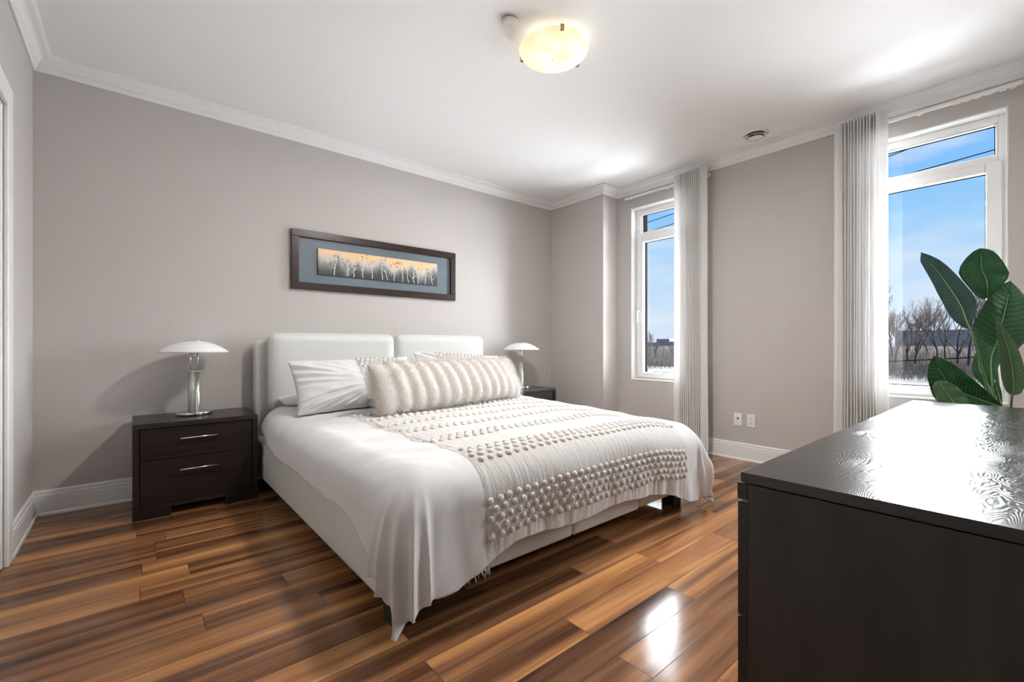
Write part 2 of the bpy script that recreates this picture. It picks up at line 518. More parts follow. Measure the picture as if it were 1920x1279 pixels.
# windows
def window(name, y0, y1, z0, z1, handle_side):
    root = bpy.data.objects.new(name, None); COL.objects.link(root); struct(root)
    root.location = (XR, y0, z0)
    w, h = y1 - y0, z1 - z0
    xf = 0.088                       # face of the fixed frame inside the reveal
    xg = 0.125
    zt = h - 0.305                   # centre line of the transom
    mb = MB()                        # reveal liner / drywall returns
    t = 0.012
    mb.box(0.0, TR, 0, t, t, h - t).box(0.0, TR, w - t, w, t, h - t).box(0.0, TR, 0, w, h - t, h).box(-0.006, TR, 0, w, 0, t)
    struct(mb.build('window_sill', M['trim'], root, bevel=0.002, seg=1))
    fw = 0.048
    mb = MB()                        # outer frame and transom
    a, b = t, w - t
    c, d = t, h - t
    mb.box(xf, xf + 0.075, a, a + fw - 0.012, c, d).box(xf, xf + 0.075, b - fw + 0.012, b, c, d)
    mb.box(xf, xf + 0.075, a + fw - 0.012, b - fw + 0.012, d - fw, d).box(xf, xf + 0.075, a + fw - 0.012, b - fw + 0.012, c, c + fw - 0.02)
    mb.box(xf, xf + 0.075, a + fw - 0.012, b - fw + 0.012, zt - 0.030, zt + 0.022)
    struct(mb.build('window_frame', M['pvc'], root, bevel=0.004))
    # sloping inner beads of the top light
    ga, gb, gc, gd = a + fw - 0.012, b - fw + 0.012, zt + 0.022, d - fw
    mb = MB()
    bw = 0.014
    mb.box(xf + 0.012, xg + 0.01, ga, ga + bw, gc, gd).box(xf + 0.012, xg + 0.01, gb - bw, gb, gc, gd)
    mb.box(xf + 0.012, xg + 0.01, ga + bw, gb - bw, gd - bw, gd).box(xf + 0.012, xg + 0.01, ga + bw, gb - bw, gc, gc + bw)
    struct(mb.build('glazing_bead', M['pvc'], root, bevel=0.003))
    def pane(nm, p, q, r_, s):
        g = MB().box(xg, xg + 0.004, p, q, r_, s).build(nm, M['glass'], root); struct(g)
        k_ = 0.006
        m_ = MB().box(xg - 0.004, xg - 0.0005, p, p + k_, r_, s).box(xg - 0.004, xg - 0.0005, q - k_, q, r_, s)
        m_.box(xg - 0.004, xg - 0.0005, p + k_, q - k_, r_, r_ + k_).box(xg - 0.004, xg - 0.0005, p + k_, q - k_, s - k_, s)
        struct(m_.build('gasket', M['gasket'], root))
    pane('pane', ga + bw, gb - bw, gc + bw, gd - bw)
    # opening sash
    sa, sb, sc_, sd = a + 0.018, b - 0.018, c + 0.012, zt - 0.012
    sw = 0.076
    mb = MB()
    x0, x1 = xf - 0.014, xf + 0.05
    mb.box(x0, x1, sa, sa + sw, sc_, sd).box(x0, x1, sb - sw, sb, sc_, sd)
    mb.box(x0, x1, sa + sw, sb - sw, sc_, sc_ + sw - 0.014).box(x0, x1, sa + sw, sb - sw, sd - sw + 0.01, sd)
    struct(mb.build('sash', M['pvc'], root, bevel=0.008, seg=3))
    pane('pane', sa + sw, sb - sw, sc_ + sw - 0.014, sd - sw + 0.01)
    hy = (sb - 0.035) if handle_side > 0 else (sa + 0.035)
    mb = MB().box(x0 - 0.010, x0, hy - 0.014, hy + 0.014, 0.70, 0.80)
    mb.tube([(x0 - 0.01, hy, 0.765), (x0 - 0.04, hy, 0.765), (x0 - 0.048, hy, 0.755), (x0 - 0.05, hy, 0.72), (x0 - 0.046, hy, 0.63)], [0.010, 0.010, 0.011, 0.010, 0.008], 10)
    struct(mb.build('handle', M['pvc'], root, bevel=0.003))
    return root
window('window_1', W1[0], W1[1], WZ[0], WZ[1], 1)
window('window_2', W2[0], W2[1], WZ[0], WZ[1], 1)

# brick face of the building outside, seen past the far jamb of window 1
M['brick'] = vary(mat('dark_brick', rough=1.0, spec=0.0), (0.003, 0.0026, 0.0028), (0.008, 0.006, 0.006), 26, (1, 1, 2.2), 4)
mb = MB()
xe0, xe1, ri = XR + TR + 0.001, XR + TR + 0.13, 0.022
ylo, yhi = YF - T, YB + T
mb.box(xe0, xe1, ylo, W2[0] + ri, -0.06, ZC + 0.1).box(xe0, xe1, W2[1] - ri, W1[0] + ri, -0.06, ZC + 0.1).box(xe0, xe1, W1[1] - ri, yhi, -0.06, ZC + 0.1)
for w in (W1, W2):
    mb.box(xe0, xe1, w[0] + ri, w[1] - ri, -0.06, WZ[0] + 0.012).box(xe0, xe1, w[0] + ri, w[1] - ri, WZ[1] + 0.01, ZC + 0.1)
struct(mb.build('wall_exterior', M['brick']))

# ================================================================== THE BED
BX0, BX1, BYF = 0.70, 2.845, 1.515
bed = thing('bed', 'king size bed upholstered in cream leather with two-pad headboard', 'bed', (1.77, 2.7, 0))
def bp_(name, vf, m, parent=bed, **kw):
    v, f = vf
    o = obj(name, [(p[0] - 1.77, p[1] - 2.7, p[2]) for p in v], f, m, parent, **kw)
    return o
# rails: left, right, foot (three stitched panels along the foot)
bp_('side_rail', rounded_box(BX0, BX0 + 0.07, BYF + 0.075, 3.86, 0.10, 0.37, 0.028), M['leather'], smooth=True)
bp_('side_rail', rounded_box(BX1 - 0.07, BX1, BYF + 0.075, 3.86, 0.10, 0.37, 0.028), M['leather'], smooth=True)
wv, wf = [], []
mbx = MB()
cuts = [BX0, 1.13, 1.68, 2.25, BX1]
for i in range(4):
    vv, ff = rounded_box(cuts[i] + (0.0008 if i else 0), cuts[i + 1] - (0.0008 if i < 3 else 0), BYF, BYF + 0.074, 0.10, 0.37, 0.028 if i in (0, 3) else 0.016, div=5)
    mbx.add(vv, ff)
bp_('foot_rail', (mbx.v, mbx.f), M['leather'], smooth=True)
# headboard: frame behind, two pads in front
bp_('headboard_frame', rounded_box(0.712, 2.835, 3.862, 3.965, 0.04, 1.094, 0.045), M['leather'], smooth=True)
bp_('headboard_pad', rounded_box(0.79, 1.806, 3.752, 3.861, 0.54, 1.147, 0.052, puff=0.006), M['leather'], smooth=True)
bp_('headboard_pad', rounded_box(1.812, 2.80, 3.752, 3.861, 0.54, 1.147, 0.052, puff=0.006), M['leather'], smooth=True)
for lx, ly in ((0.785, 1.60), (2.735, 1.60), (0.785, 3.70), (2.735, 3.70)):
    bp_('leg', (lambda m: (m.v, m.f))(MB().box(lx - 0.045, lx + 0.045, ly - 0.045, ly + 0.045, 0, 0.101)), M['black'], bevel=0.004)
bp_('mattress', rounded_box(0.84, 2.74, 1.66, 3.74, 0.26, 0.515, 0.08), M['cotton'], smooth=True)

# ---- duvet surface as a function of cloth coordinates (u across, v along the bed)
IX0, IX1, IY0, IYH = 0.855, 2.775, 1.615, 3.56
RD = 0.165
LQ = RD * PI / 2
def nz(x, y, z=0.0): return noise.noise((x, y, z))
PX0, PX1 = 1.085, 2.66           # tufted panel between these
def duvet_point(u, v, lift=0.0):
    dx = 0.0; sx = 0
    if u < IX0: dx = IX0 - u; sx = -1
    elif u > IX1: dx = u - IX1; sx = 1
    dy = max(0.0, IY0 - v)
    s = math.hypot(dx, dy)
    zt = 0.572 + 0.014 * nz(u * 1.7, v * 1.7, 3) + 0.006 * nz(u * 5, v * 5, 8)
    zt += 0.018 * smooth(IX0, IX0 + 0.5, u) * smooth(IX1, IX1 - 0.5, u)
    zt += 0.04 * smooth(3.1, 3.6, v)
    zt -= 0.03 * smooth(2.2, 2.75, u) * smooth(2.6, 1.9, v)
    cu, cv = max(IX0, min(IX1, u)), max(IY0, v)
    # soft crinkles on the flat
    wr = 0.0
    if u < PX0 + 0.03:
        wr += 0.017 * nz(u * 3.0 + v * 6, v * 3.2, 5) + 0.004 * abs(nz(u * 8 + v * 9, v * 5 - u * 3, 9))
        k = smooth(PX0 - 0.26, PX0, u)
        wr += 0.010 * k * nz(u * 2, v * 21, 2)                # puckers along the panel seam
    if u > PX1 - 0.03:
        k = smooth(PX1 + 0.2, PX1, u)
        wr += 0.008 * k * nz(u * 2, v * 21, 6) + 0.006 * nz(u * 6, v * 6, 6)
    if s < 1e-9:
        return Vector((u, v, zt + wr + lift))
    nx, ny = sx * dx / s, -dy / s
    phi = math.atan2(dy, dx) if dx > 0 else PI / 2
    corner = math.sin(2 * phi) if dx > 0 and dy > 0 else 0.0
    if s < LQ:
        a = s / RD
        out, drop = RD * math.sin(a), RD * (1 - math.cos(a))
        nz_, no_ = math.cos(a), math.sin(a)
    else:
        out = RD + 0.05 * (s - LQ); drop = RD + (s - LQ) * 0.985
        nz_, no_ = 0.0, 1.0
    hang = smooth(0.10, 0.40, s)
    fold = 0.0
    cw = smooth(0.05, 0.8, corner)
    if dx > 0 and dy > 0:
        wv_ = phi * 23.0 + 1.3 * nz(phi * 2.2, s * 1.6, 3 + sx)
        ridge = 1 - 2 * abs(math.sin(wv_ / 2)) ** 0.8
        fold += cw * (0.006 + 0.040 * s) * ridge * hang
        out += 0.055 * cw * hang
    # long gentle waves along the hanging sides
    p = cv if dx > dy else cu
    fold += (1 - cw) * smooth(0.05, 0.3, s) * 0.012 * nz(p * 2.4 + s * 3, s * 4.5, 14)
    fold += (1 - cw) * hang * (0.010 * nz(p * 4.0, s * 1.2, 4) + 0.006 * nz(p * 11.0, s * 3, 7))
    if dy > 0:                                                  # gathers below the last row of tufts
        inp = smooth(PX0 - 0.05, PX0 + 0.05, u) * smooth(PX1 + 0.05, PX1 - 0.05, u)
        gk = inp * smooth(0.26, 0.47, dy)
        fold += gk * (0.012 * nz(u * 13 + 3, dy * 2, 1) + 0.004 * nz(u * 38, dy * 3, 2))
        fold += inp * 0.010 * nz(u * 3.3, dy * 5, 12)
        # sharp pulls running from the panel corner
        pull = smooth(PX0 - 0.30, PX0 - 0.02, u) * (1 - inp) * smooth(0.1, 0.3, dy)
        fold += pull * 0.016 * nz(u * 9, dy * 7 + u * 5, 6)
    out += fold
    return Vector((cu + nx * (out + lift * no_), cv + ny * (out + lift * no_), zt - drop + (wr + lift) * nz_ + 0.4 * fold * (1 - no_)))

def oL(v):
    return 0.315 + 0.11 * smooth(2.0, 1.55, v) - 0.05 * smooth(3.0, 3.5, v)
def pl_(x, pts):
    for (a, fa), (b, fb) in zip(pts[:-1], pts[1:]):
        if x <= b: return lerp(fa, fb, max(0, (x - a) / (b - a)))
    return pts[-1][1]
def oF(u):
    return pl_(u, [(IX0 - 0.425, 0.475), (IX0, 0.545), (0.95, 0.55), (1.09, 0.50), (1.24, 0.465), (1.57, 0.48), (1.98, 0.465), (2.23, 0.485), (2.5, 0.515), (2.66, 0.57), (IX1, 0.58), (IX1 + 0.42, 0.47)])
def duvet_uv(s, t):
    vn = lerp(IY0 - 0.47, IYH, t)
    xl = IX0 - oL(vn); xr = IX1 + oL(vn)
    u = lerp(xl, xr, s)
    v = lerp(IY0 - oF(u), IYH - 0.03 * math.sin(s * PI * 3), t)
    return u, v
duvet = thing('duvet', 'puffy white duvet draped over the bed with a tufted ivory panel', 'duvet', (1.77, 2.7, 0.3))
O_ = Vector((1.77, 2.7, 0.3))
NS, NT = 330, 280
vs_, fs_ = [], []
for j in range(NT + 1):
    for i in range(NS + 1):
        u, v = duvet_uv(i / NS, j / NT)
        vs_.append(duvet_point(u, v) - O_)
for j in range(NT):
    for i in range(NS):
        a = j * (NS + 1) + i
        fs_.append((a, a + 1, a + NS + 2, a + NS + 1))
cover = obj('cover', vs_, fs_, M['cotton'], duvet, smooth=True)
sd = cover.modifiers.new('thickness', 'SOLIDIFY'); sd.thickness = 0.010; sd.offset = -1

# ---- tufted panel: crinkled gauze with bands of yarn dots
NS, NT = 420, 150
vs_, fs_ = [], []
VT = 3.02
for j in range(NT + 1):
    for i in range(NS + 1):
        u = lerp(PX0, PX1, i / NS)
        vb = IY0 - oF(u) + 0.003
        t = j / NT
        v = lerp(vb, VT, t)
        edge = min(1, min(i, NS - i, j) / 4.0)
        band = 0.0
        cr_ = 0.0020 * nz(u * 62, v * 9, 1) + 0.0012 * nz(u * 120, v * 45, 5)
        vs_.append(duvet_point(u, v, 0.002 * edge + cr_ * edge + 0.0012) - O_)
for j in range(NT):
    for i in range(NS):
        a = j * (NS + 1) + i
        fs_.append((a, a + 1, a + NS + 2, a + NS + 1))
mbp = MB(); mbp.add(vs_, fs_)
def dot(mb_, c, n, r, h):
    n = n.normalized(); t1 = n.orthogonal().normalized(); t2 = n.cross(t1)
    vv, ff = [], []
    K = 9
    rings_ = [(1.0, -0.15), (1.04, 0.22), (0.86, 0.62), (0.50, 0.92)]
    for rr, hh in rings_:
        for k in range(K):
            a = 2 * PI * k / K
            vv.append(c + (t1 * math.cos(a) + t2 * math.sin(a)) * r * rr + n * h * hh)
    vv.append(c + n * h)
    for q in range(len(rings_) - 1):
        for k in range(K):
            ff.append((q * K + k, q * K + (k + 1) % K, (q + 1) * K + (k + 1) % K, (q + 1) * K + k))
    q = (len(rings_) - 1) * K
    for k in range(K): ff.append((q + k, q + (k + 1) % K, len(vv) - 1))
    mb_.add(vv, ff)
# bands as (distance along the cloth measured from v, rows)
bands = [(2.895, 2), (2.70, 2), (2.47, 2), (2.235, 2), (1.975, 3), (1.655, 4), (1.365, 5)]
sp_ = 0.050
for v0, rows in bands:
    for rw in range(rows):
        vv_ = v0 - rw * 0.037
        u = PX0 + 0.022 + (sp_ / 2 if rw % 2 else 0)
        while u < PX1 - 0.015:
            p = duvet_point(u, vv_, 0.004)
            e_ = 0.004
            n = (duvet_point(u + e_, vv_) - duvet_point(u - e_, vv_)).cross(duvet_point(u, vv_ + e_) - duvet_point(u, vv_ - e_))
            dot(mbp, p - O_ + Vector((random.uniform(-1, 1), random.uniform(-1, 1), 0)) * 0.0015, n, 0.0150 * random.uniform(0.92, 1.08), 0.0115 * random.uniform(0.9, 1.1))
            u += sp_
panel = obj('tufted_panel', mbp.v, mbp.f, M['gauze'], duvet, smooth=True)
panel.data.materials.append(M['tuft'])
nsheet = NS * NT
for i_, p_ in enumerate(panel.data.polygons):
    if i_ >= nsheet: p_.material_index = 1
panel['label'] = 'ivory crinkled gauze panel with rows of raised dots'

# ---- shaggy blanket under the duvet, its fringe shows at the foot corner
blanket = thing('blanket', 'shaggy cream blanket with a fringed edge peeking out under the duvet', 'blanket', (1.77, 2.7, 0.3))
vs_, fs_ = [], []
NS, NT = 90, 90
def blanket_uv(s, t):
    u = lerp(IX0 - lerp(0.40, 0.285, smooth(0.0, 0.12, t)), IX1 - 0.1, s)
    drop_extra = 0.115 * smooth(0.74, 0.86, u) * smooth(1.24, 1.10, u)
    v = lerp(IY0 - 0.42 - drop_extra, 3.45, t)
    return u, v
fr_pts = []
for j in range(NT + 1):
    for i in range(NS + 1):
        u, v = blanket_uv(i / NS, j / NT)
        p = duvet_point(u, v, -0.030) - O_
        if j == 0 and 0.80 < u < 1.27: fr_pts.append(p.copy())
        vs_.append(p)
for j in range(NT):
    for i in range(NS):
        a = j * (NS + 1) + i
        fs_.append((a, a + 1, a + NS + 2, a + NS + 1))
M['shag'] = mat('cream_shag', (0.70, 0.68, 0.63), 0.95, spec=0.05, bump=(120, 0.8, 3))
bl = obj('blanket_body', vs_, fs_, M['shag'], blanket, smooth=True)
sd = bl.modifiers.new('thickness', 'SOLIDIFY'); sd.thickness = 0.006; sd.offset = -1
mb = MB()
for a, b in zip(fr_pts[:-1], fr_pts[1:]):
    for q in range(12):
        c = a.lerp(b, random.random())
        c.z += random.uniform(-0.002, 0.05)
        d1 = Vector((random.uniform(-.006, .006), random.uniform(-.014, .0), random.uniform(-.012, -.004)))
        d2 = d1 * 1.7 + Vector((random.uniform(-.006, .006), 0, random.uniform(-.012, -.002)))
        mb.tube([c, c + d1, c + d2], [0.0022, 0.0020, 0.0008], 4)
fo = mb.build('fringe', M['shag'], blanket, smooth=True)
fo['kind'] = 'stuff'

# ================================================================== PILLOWS
def cushion(w, h, th, nu=56, nv=40, pinch=0.05, wr=0.0, seed=0, sag=0.15, ribs=0, flange=0.0, p=0.5):
    """local frame: x width, y thickness, z height (bottom edge at z=0)"""
    vs_, fs_, uv = [], [], []
    for side in (1, -1):
        for j in range(nv + 1):
            for i in range(nu + 1):
                s = -1 + 2 * i / nu; t = -1 + 2 * j / nv
                s = math.copysign(1 - (1 - abs(s)) ** 1.25, s); t = math.copysign(1 - (1 - abs(t)) ** 1.25, t)
                x = s * w / 2 * (1 - pinch * (1 - t * t) * abs(s) ** 3)
                z = t * h / 2 * (1 - pinch * 1.2 * (1 - s * s) * abs(t) ** 3)
                f_ = max(0.0, (1 - abs(s) ** 2.6) * (1 - abs(t) ** 2.2)) ** p
                y = th / 2 * f_ * (1 - sag * t)
                if ribs:
                    y *= 1 + 0.10 * math.cos(s * PI * ribs) * (1 - abs(s) ** 6)
                    z *= 1 + 0.022 * math.cos(s * PI * ribs) + 0.03 * nz(s * 5, t, 31)
                if wr:
                    e_ = smooth(0.0, 0.35, f_)
                    fan = nz((t + 0.15) * 8 / (0.35 + abs(s)) + seed, s * 1.5, seed)
                    y += side * 0 + wr * e_ * (fan * (0.35 + abs(s)) + 0.5 * nz(s * 4, t * 4, seed + 9))
                vs_.append((x, -side * y, z + h / 2)); uv.append((i / nu, j / nv))
    n1 = (nu + 1) * (nv + 1)
    for sd_ in range(2):
        for j in range(nv):
            for i in range(nu):
                a = sd_ * n1 + j * (nu + 1) + i
                q = (a, a + 1, a + nu + 2, a + nu + 1)
                fs_.append(q)
    return vs_, fs_, uv, n1, nu, nv

def weld(o):
    bm = bmesh.new(); bm.from_mesh(o.data)
    bmesh.ops.remove_doubles(bm, verts=bm.verts[:], dist=0.0006)
    bmesh.ops.recalc_face_normals(bm, faces=bm.faces[:])
    bm.to_mesh(o.data); bm.free()

def sham(label, loc, rz, lean, seed):
    r_ = thing('pillow', label, 'pillow', loc)
    r_.rotation_euler = (lean, 0.06 if seed == 2 else -0.015, rz)
    W_, H_, TH = 0.93, 0.412, 0.20
    vs_, fs_, uv, n1, nu, nv = cushion(W_, H_, TH, 110, 64, 0.05, 0.020, seed, 0.25)
    o = obj('pillow_cover', vs_, fs_, M['cotton'], r_, smooth=True); weld(o)
    # gauze panel across the middle with dots along the top
    def front(s, t, lift):
        i = (s + 1) / 2; j = (t + 1) / 2
        # nearest sample of the front face
        fi = min(nu - 1e-4, max(0, inv(s) * nu)); fj = min(nv - 1e-4, max(0, inv(t) * nv))
        i0, j0 = int(fi), int(fj); a, b = fi - i0, fj - j0
        P = lambda ii, jj: Vector(vs_[jj * (nu + 1) + ii])
        p = (P(i0, j0) * (1 - a) + P(i0 + 1, j0) * a) * (1 - b) + (P(i0, j0 + 1) * (1 - a) + P(i0 + 1, j0 + 1) * a) * b
        n = (P(i0 + 1, j0) - P(i0, j0)).cross(P(i0, j0 + 1) - P(i0, j0))
        n = n.normalized() if n.length > 0 else Vector((0, -1, 0))
        if n.y > 0: n = -n
        return p + n * lift, n
    def inv(s):
        a = min(0.999, abs(s)); b = 1 - (1 - a) ** (1 / 1.25)
        return (math.copysign(b, s) + 1) / 2
    mbp = MB(); pv, pf = [], []
    A, B = 60, 50
    for j in range(B + 1):
        for i in range(A + 1):
            s = lerp(0.02 - 0.42, 0.62, i / A) if seed == 1 else lerp(-0.60, 0.60, i / A)
            if seed == 1: s = lerp(0.0, 0.80, i / A)
            t = lerp(-0.97, 0.95, j / B)
            ed = min(1, min(i, A - i, j, B - j) / 2)
            q, n = front(s, t, 0.0025 + ed * (0.002 + 0.003 * nz(s * 14, t * 22, seed)))
            pv.append(q)
    for j in range(B):
        for i in range(A):
            a = j * (A + 1) + i; pf.append((a, a + 1, a + A + 2, a + A + 1))
    mbp.add(pv, pf)
    s0, s1 = (0.03, 0.78) if seed == 1 else (-0.57, 0.57)
    for t0, rows in ((0.90, 4), (-0.80, 2)):
        for rw in range(rows):
            t = t0 - rw * 0.145
            s = s0 + (0.04 if rw % 2 else 0)
            while s < s1:
                q, n = front(s, t, 0.003)
                dot(mbp, q, n, 0.0125, 0.012); s += 0.082
    po = obj('tufted_panel', mbp.v, mbp.f, M['gauze'], r_, smooth=True)
    return r_
sham('white pillow sham leaning on the left headboard pad beside the fur bolster', (1.300, 3.20, 0.592), 0.045, -0.52, 1)
sham('white tufted pillow sham mostly hidden behind the fur bolster', (2.265, 3.26, 0.612), 0.02, -0.50, 2)

# plain pillow lying flat behind the left sham
flat = thing('pillow', 'plain white pillow lying flat against the headboard behind the left sham', 'pillow', (1.17, 3.60, 0.640))
flat.rotation_euler = (-PI / 2 + 0.05, 0, 0)
vs_, fs_, uv, n1, nu, nv = cushion(0.70, 0.27, 0.09, 50, 30, 0.05, 0.008, 4, 0.0)
o = obj('pillow_cover', [(p[0], p[1], p[2] - 0.135) for p in vs_], fs_, M['cotton'], flat, smooth=True); weld(o)

# faux fur bolster
bol = thing('bolster_pillow', 'long lumbar bolster in striped cream faux fur lying across the bed', 'pillow', (1.945, 2.905, 0.590))
bol.rotation_euler = (-0.42, 0, 0.205)
vs_, fs_, uv, n1, nu, nv = cushion(1.47, 0.362, 0.265, 160, 44, 0.015, 0.003, 11, 0.22, ribs=13, p=0.36)
fur = bpy.data.materials.new('cream_faux_fur'); fur.use_nodes = True
N, L = fur.node_tree.nodes, fur.node_tree.links
bs = N['Principled BSDF']; bs.inputs['Roughness'].default_value = 0.9; bs.inputs['Specular IOR Level'].default_value = 0.1
bs.inputs['Sheen Weight'].default_value = 0.4
tc = nd('ShaderNodeTexCoord'); sp = nd('ShaderNodeSeparateXYZ'); L.new(tc.outputs['Object'], sp.inputs[0])
nq = nd('ShaderNodeTexNoise'); nq.inputs['Scale'].default_value = 7; nq.inputs['Detail'].default_value = 4
L.new(tc.outputs['Object'], nq.inputs['Vector'])
st = mth('COSINE', mth('ADD', mth('MULTIPLY', sp.outputs['X'], 2 * PI * 13 / 1.47), mth('MULTIPLY_ADD', nq.outputs[0], 2.6, -1.3)))
vz = mth('MULTIPLY', mth('SUBTRACT', sp.outputs['Z'], 0.10), 4.0)
fac = mth('MULTIPLY_ADD', st, -0.30, mth('ADD', mth('MULTIPLY', nq.outputs[0], 0.5), 0.15))
cr = nd('ShaderNodeValToRGB'); L.new(fac, cr.inputs[0])
cr.color_ramp.elements[0].position = 0.18; cr.color_ramp.elements[0].color = (0.78, 0.77, 0.755, 1)
cr.color_ramp.elements[1].position = 0.80; cr.color_ramp.elements[1].color = (0.62, 0.55, 0.485, 1)
L.new(cr.outputs[0], bs.inputs['Base Color'])
o = obj('fur_cover', vs_, fs_, fur, bol, smooth=True); weld(o)
ps = o.modifiers.new('fur', 'PARTICLE_SYSTEM').particle_system.settings
ps.type = 'HAIR'; ps.count = 42000; ps.hair_length = 0.013; ps.hair_step = 2
ps.render_step = 2; ps.root_radius = 1.0; ps.tip_radius = 0.25; ps.radius_scale = 0.0009
ps.brownian_factor = 0.006; ps.factor_random = 0.004; ps.normal_factor = 0.008
ps.child_type = 'NONE'

# ================================================================== NIGHTSTANDS
def make_nightstand(loc):
    W_, D_, H_ = 0.660, 0.468, 0.577
    r_ = thing('nightstand', 'dark espresso two-drawer nightstand left of the bed under a lamp', 'nightstand', loc, 0, 'bedside nightstands')
    yb = D_
    mb = MB()
    mb.box(0, 0.031, 0.0, yb, 0.0, H_ - 0.031).box(W_ - 0.031, W_, 0.0, yb, 0.0, H_ - 0.031)
    mb.box(0.031, W_ - 0.031, yb - 0.02, yb, 0.08, H_ - 0.031).box(0.031, W_ - 0.031, 0.03, yb - 0.02, 0.06, 0.078)
    mb.build('body', M['espresso'], r_, bevel=0.0015)
    MB().box(0, W_, 0.0, yb, H_ - 0.0305, H_).build('top', M['espresso_top'], r_, bevel=0.002)
    MB().box(0.0315, W_ - 0.0315, 0.006, 0.03, 0.052, 0.078).build('apron', M['espresso'], r_, bevel=0.001)
    for xa, xb in ((0.0315, 0.185), (W_ - 0.185, W_ - 0.0315)):
        MB().box(xa, xb, 0.0, 0.025, 0.0, 0.051).build('foot', M['espresso'], r_, bevel=0.001)
    for za, zb, zh in ((0.351, 0.543, 0.470), (0.081, 0.347, 0.275)):
        d = MB().box(0.035, W_ - 0.035, 0.010, 0.032, za, zb)
        d.box(0.05, W_ - 0.05, 0.032, yb - 0.03, za + 0.015, zb - 0.03)
        d = d.build('drawer', M['espresso'], r_, bevel=0.0015)
        h = MB().tube([(W_ / 2 - 0.102, -0.016, zh), (W_ / 2 + 0.102, -0.016, zh)], 0.0052, 12)
        for q in (-0.064, 0.064):
            h.tube([(W_ / 2 + q, 0.0105, zh), (W_ / 2 + q, -0.014, zh)], 0.004, 8)
        h.build('handle', M['chrome'], d, smooth=True)
    return r_
M['espresso_top'] = mat('espresso_satin_top', (0.024, 0.018, 0.015), 0.30, spec=0.5, bump=(8, 0.15, 4, (1, 10, 1)))
ns = make_nightstand((0.003, 3.492, 0))
ns2 = dup(ns, (2.968, 3.530, 0), 0, 'dark espresso nightstand in the corner right of the bed, partly hidden by duvet')

# ================================================================== TABLE LAMPS
M['lamp_glass'] = mat('smoked_glass_column', (0.62, 0.66, 0.60), 0.06, spec=0.6, Transmission_Weight=0.55)
def make_lamp(loc):
    r_ = thing('table_lamp', 'mushroom table lamp with white glass shade on the left nightstand', 'lamp', loc, 0.35, 'mushroom table lamps')
    MB().lathe([(0.100, 0.0), (0.106, 0.002), (0.106, 0.021), (0.103, 0.0232), (0.0, 0.0235)], n=56, cap=False).build('base', M['chrome_dark'], r_, smooth=True)
    # column: two half-round tubes side by side, one glass, one metal
    MB().lathe([(0.019, 0.0236), (0.019, 0.292)], -0.0175, 0, 28).build('glass_column', M['lamp_glass'], r_, smooth=True)
    c = MB().lathe([(0.0175, 0.0236), (0.0175, 0.290), (0.0, 0.2905)], 0.0185, 0, 28, cap=False)
    c.build('metal_column', M['chrome'], r_, smooth=True)
    MB().box(-0.040, 0.040, -0.018, 0.018, 0.2925, 0.297).build('collar', M['chrome'], r_, bevel=0.001)
    for q in (-0.023, 0.023):
        MB().tube([(q, 0, 0.297), (q, 0, 0.462)], 0.0045, 12).build('rod', M['chrome'], r_, smooth=True)
    MB().lathe([(0.014, 0.40), (0.016, 0.405), (0.016, 0.45), (0.010, 0.458)], 0, 0, 20).build('socket', M['plate'], r_, smooth=True)
    pr, pi_ = [], []
    R_, h = 0.205, 0.078
    for i in range(15):
        t = i / 14
        rr = R_ * (1 - t) + 0.045 * t
        z = 0.430 + h * (1 - ((rr) / R_) ** 2.1)
        pr.append((rr, z))
    inner = [(rr - 0.002, z - 0.004) for rr, z in reversed(pr)]
    MB().lathe(pr + inner, n=72, cap=False).build('lamp_shade', M['shade'], r_, smooth=True)
    MB().lathe([(0.050, 0.5045), (0.050, 0.5075), (0.035, 0.512), (0.0, 0.5135)], n=40, cap=False).build('cap', M['chrome_dark'], r_, smooth=True)
    return r_
lamp = make_lamp((0.328, 3.770, 0.5772))
lamp2 = dup(lamp, (3.318, 3.770, 0.5772), 0.35, 'mushroom table lamp with white glass shade on the right nightstand in the corner')

# ================================================================== PICTURE
pic = thing('framed_picture', 'long dark framed picture of bare white trees above the headboard', 'picture', (0.996, YB, 1.518))
PW, PH = 1.590, 0.495
PHt = PH
M['frame_wood'] = vary(mat('mahogany_frame', rough=0.32), (0.016, 0.0065, 0.0045), (0.034, 0.013, 0.008), 4, (1, 12, 12), 4)
fw, dp = 0.060, 0.032
mb = MB()
pf_ = [(0, 0), (dp, 0), (dp, 0), (dp, 0)]
for (xa, xb, za, zb) in ((0, PW, 0, fw), (0, PW, PH - fw, PH)):
    mb.box(xa, xb, -dp, -0.001, za, zb)
mb.box(0, fw, -dp, -0.001, fw, PH - fw).box(PW - fw, PW, -dp, -0.001, fw, PH - fw)
mb.build('picture_frame', M['frame_wood'], pic, bevel=0.003)
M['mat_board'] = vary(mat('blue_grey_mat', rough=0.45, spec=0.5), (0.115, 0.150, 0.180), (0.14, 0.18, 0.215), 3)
MB().box(fw - 0.004, PW - fw + 0.004, -0.008, -0.002, fw - 0.004, PH - fw + 0.004).build('mat_board', M['mat_board'], pic)
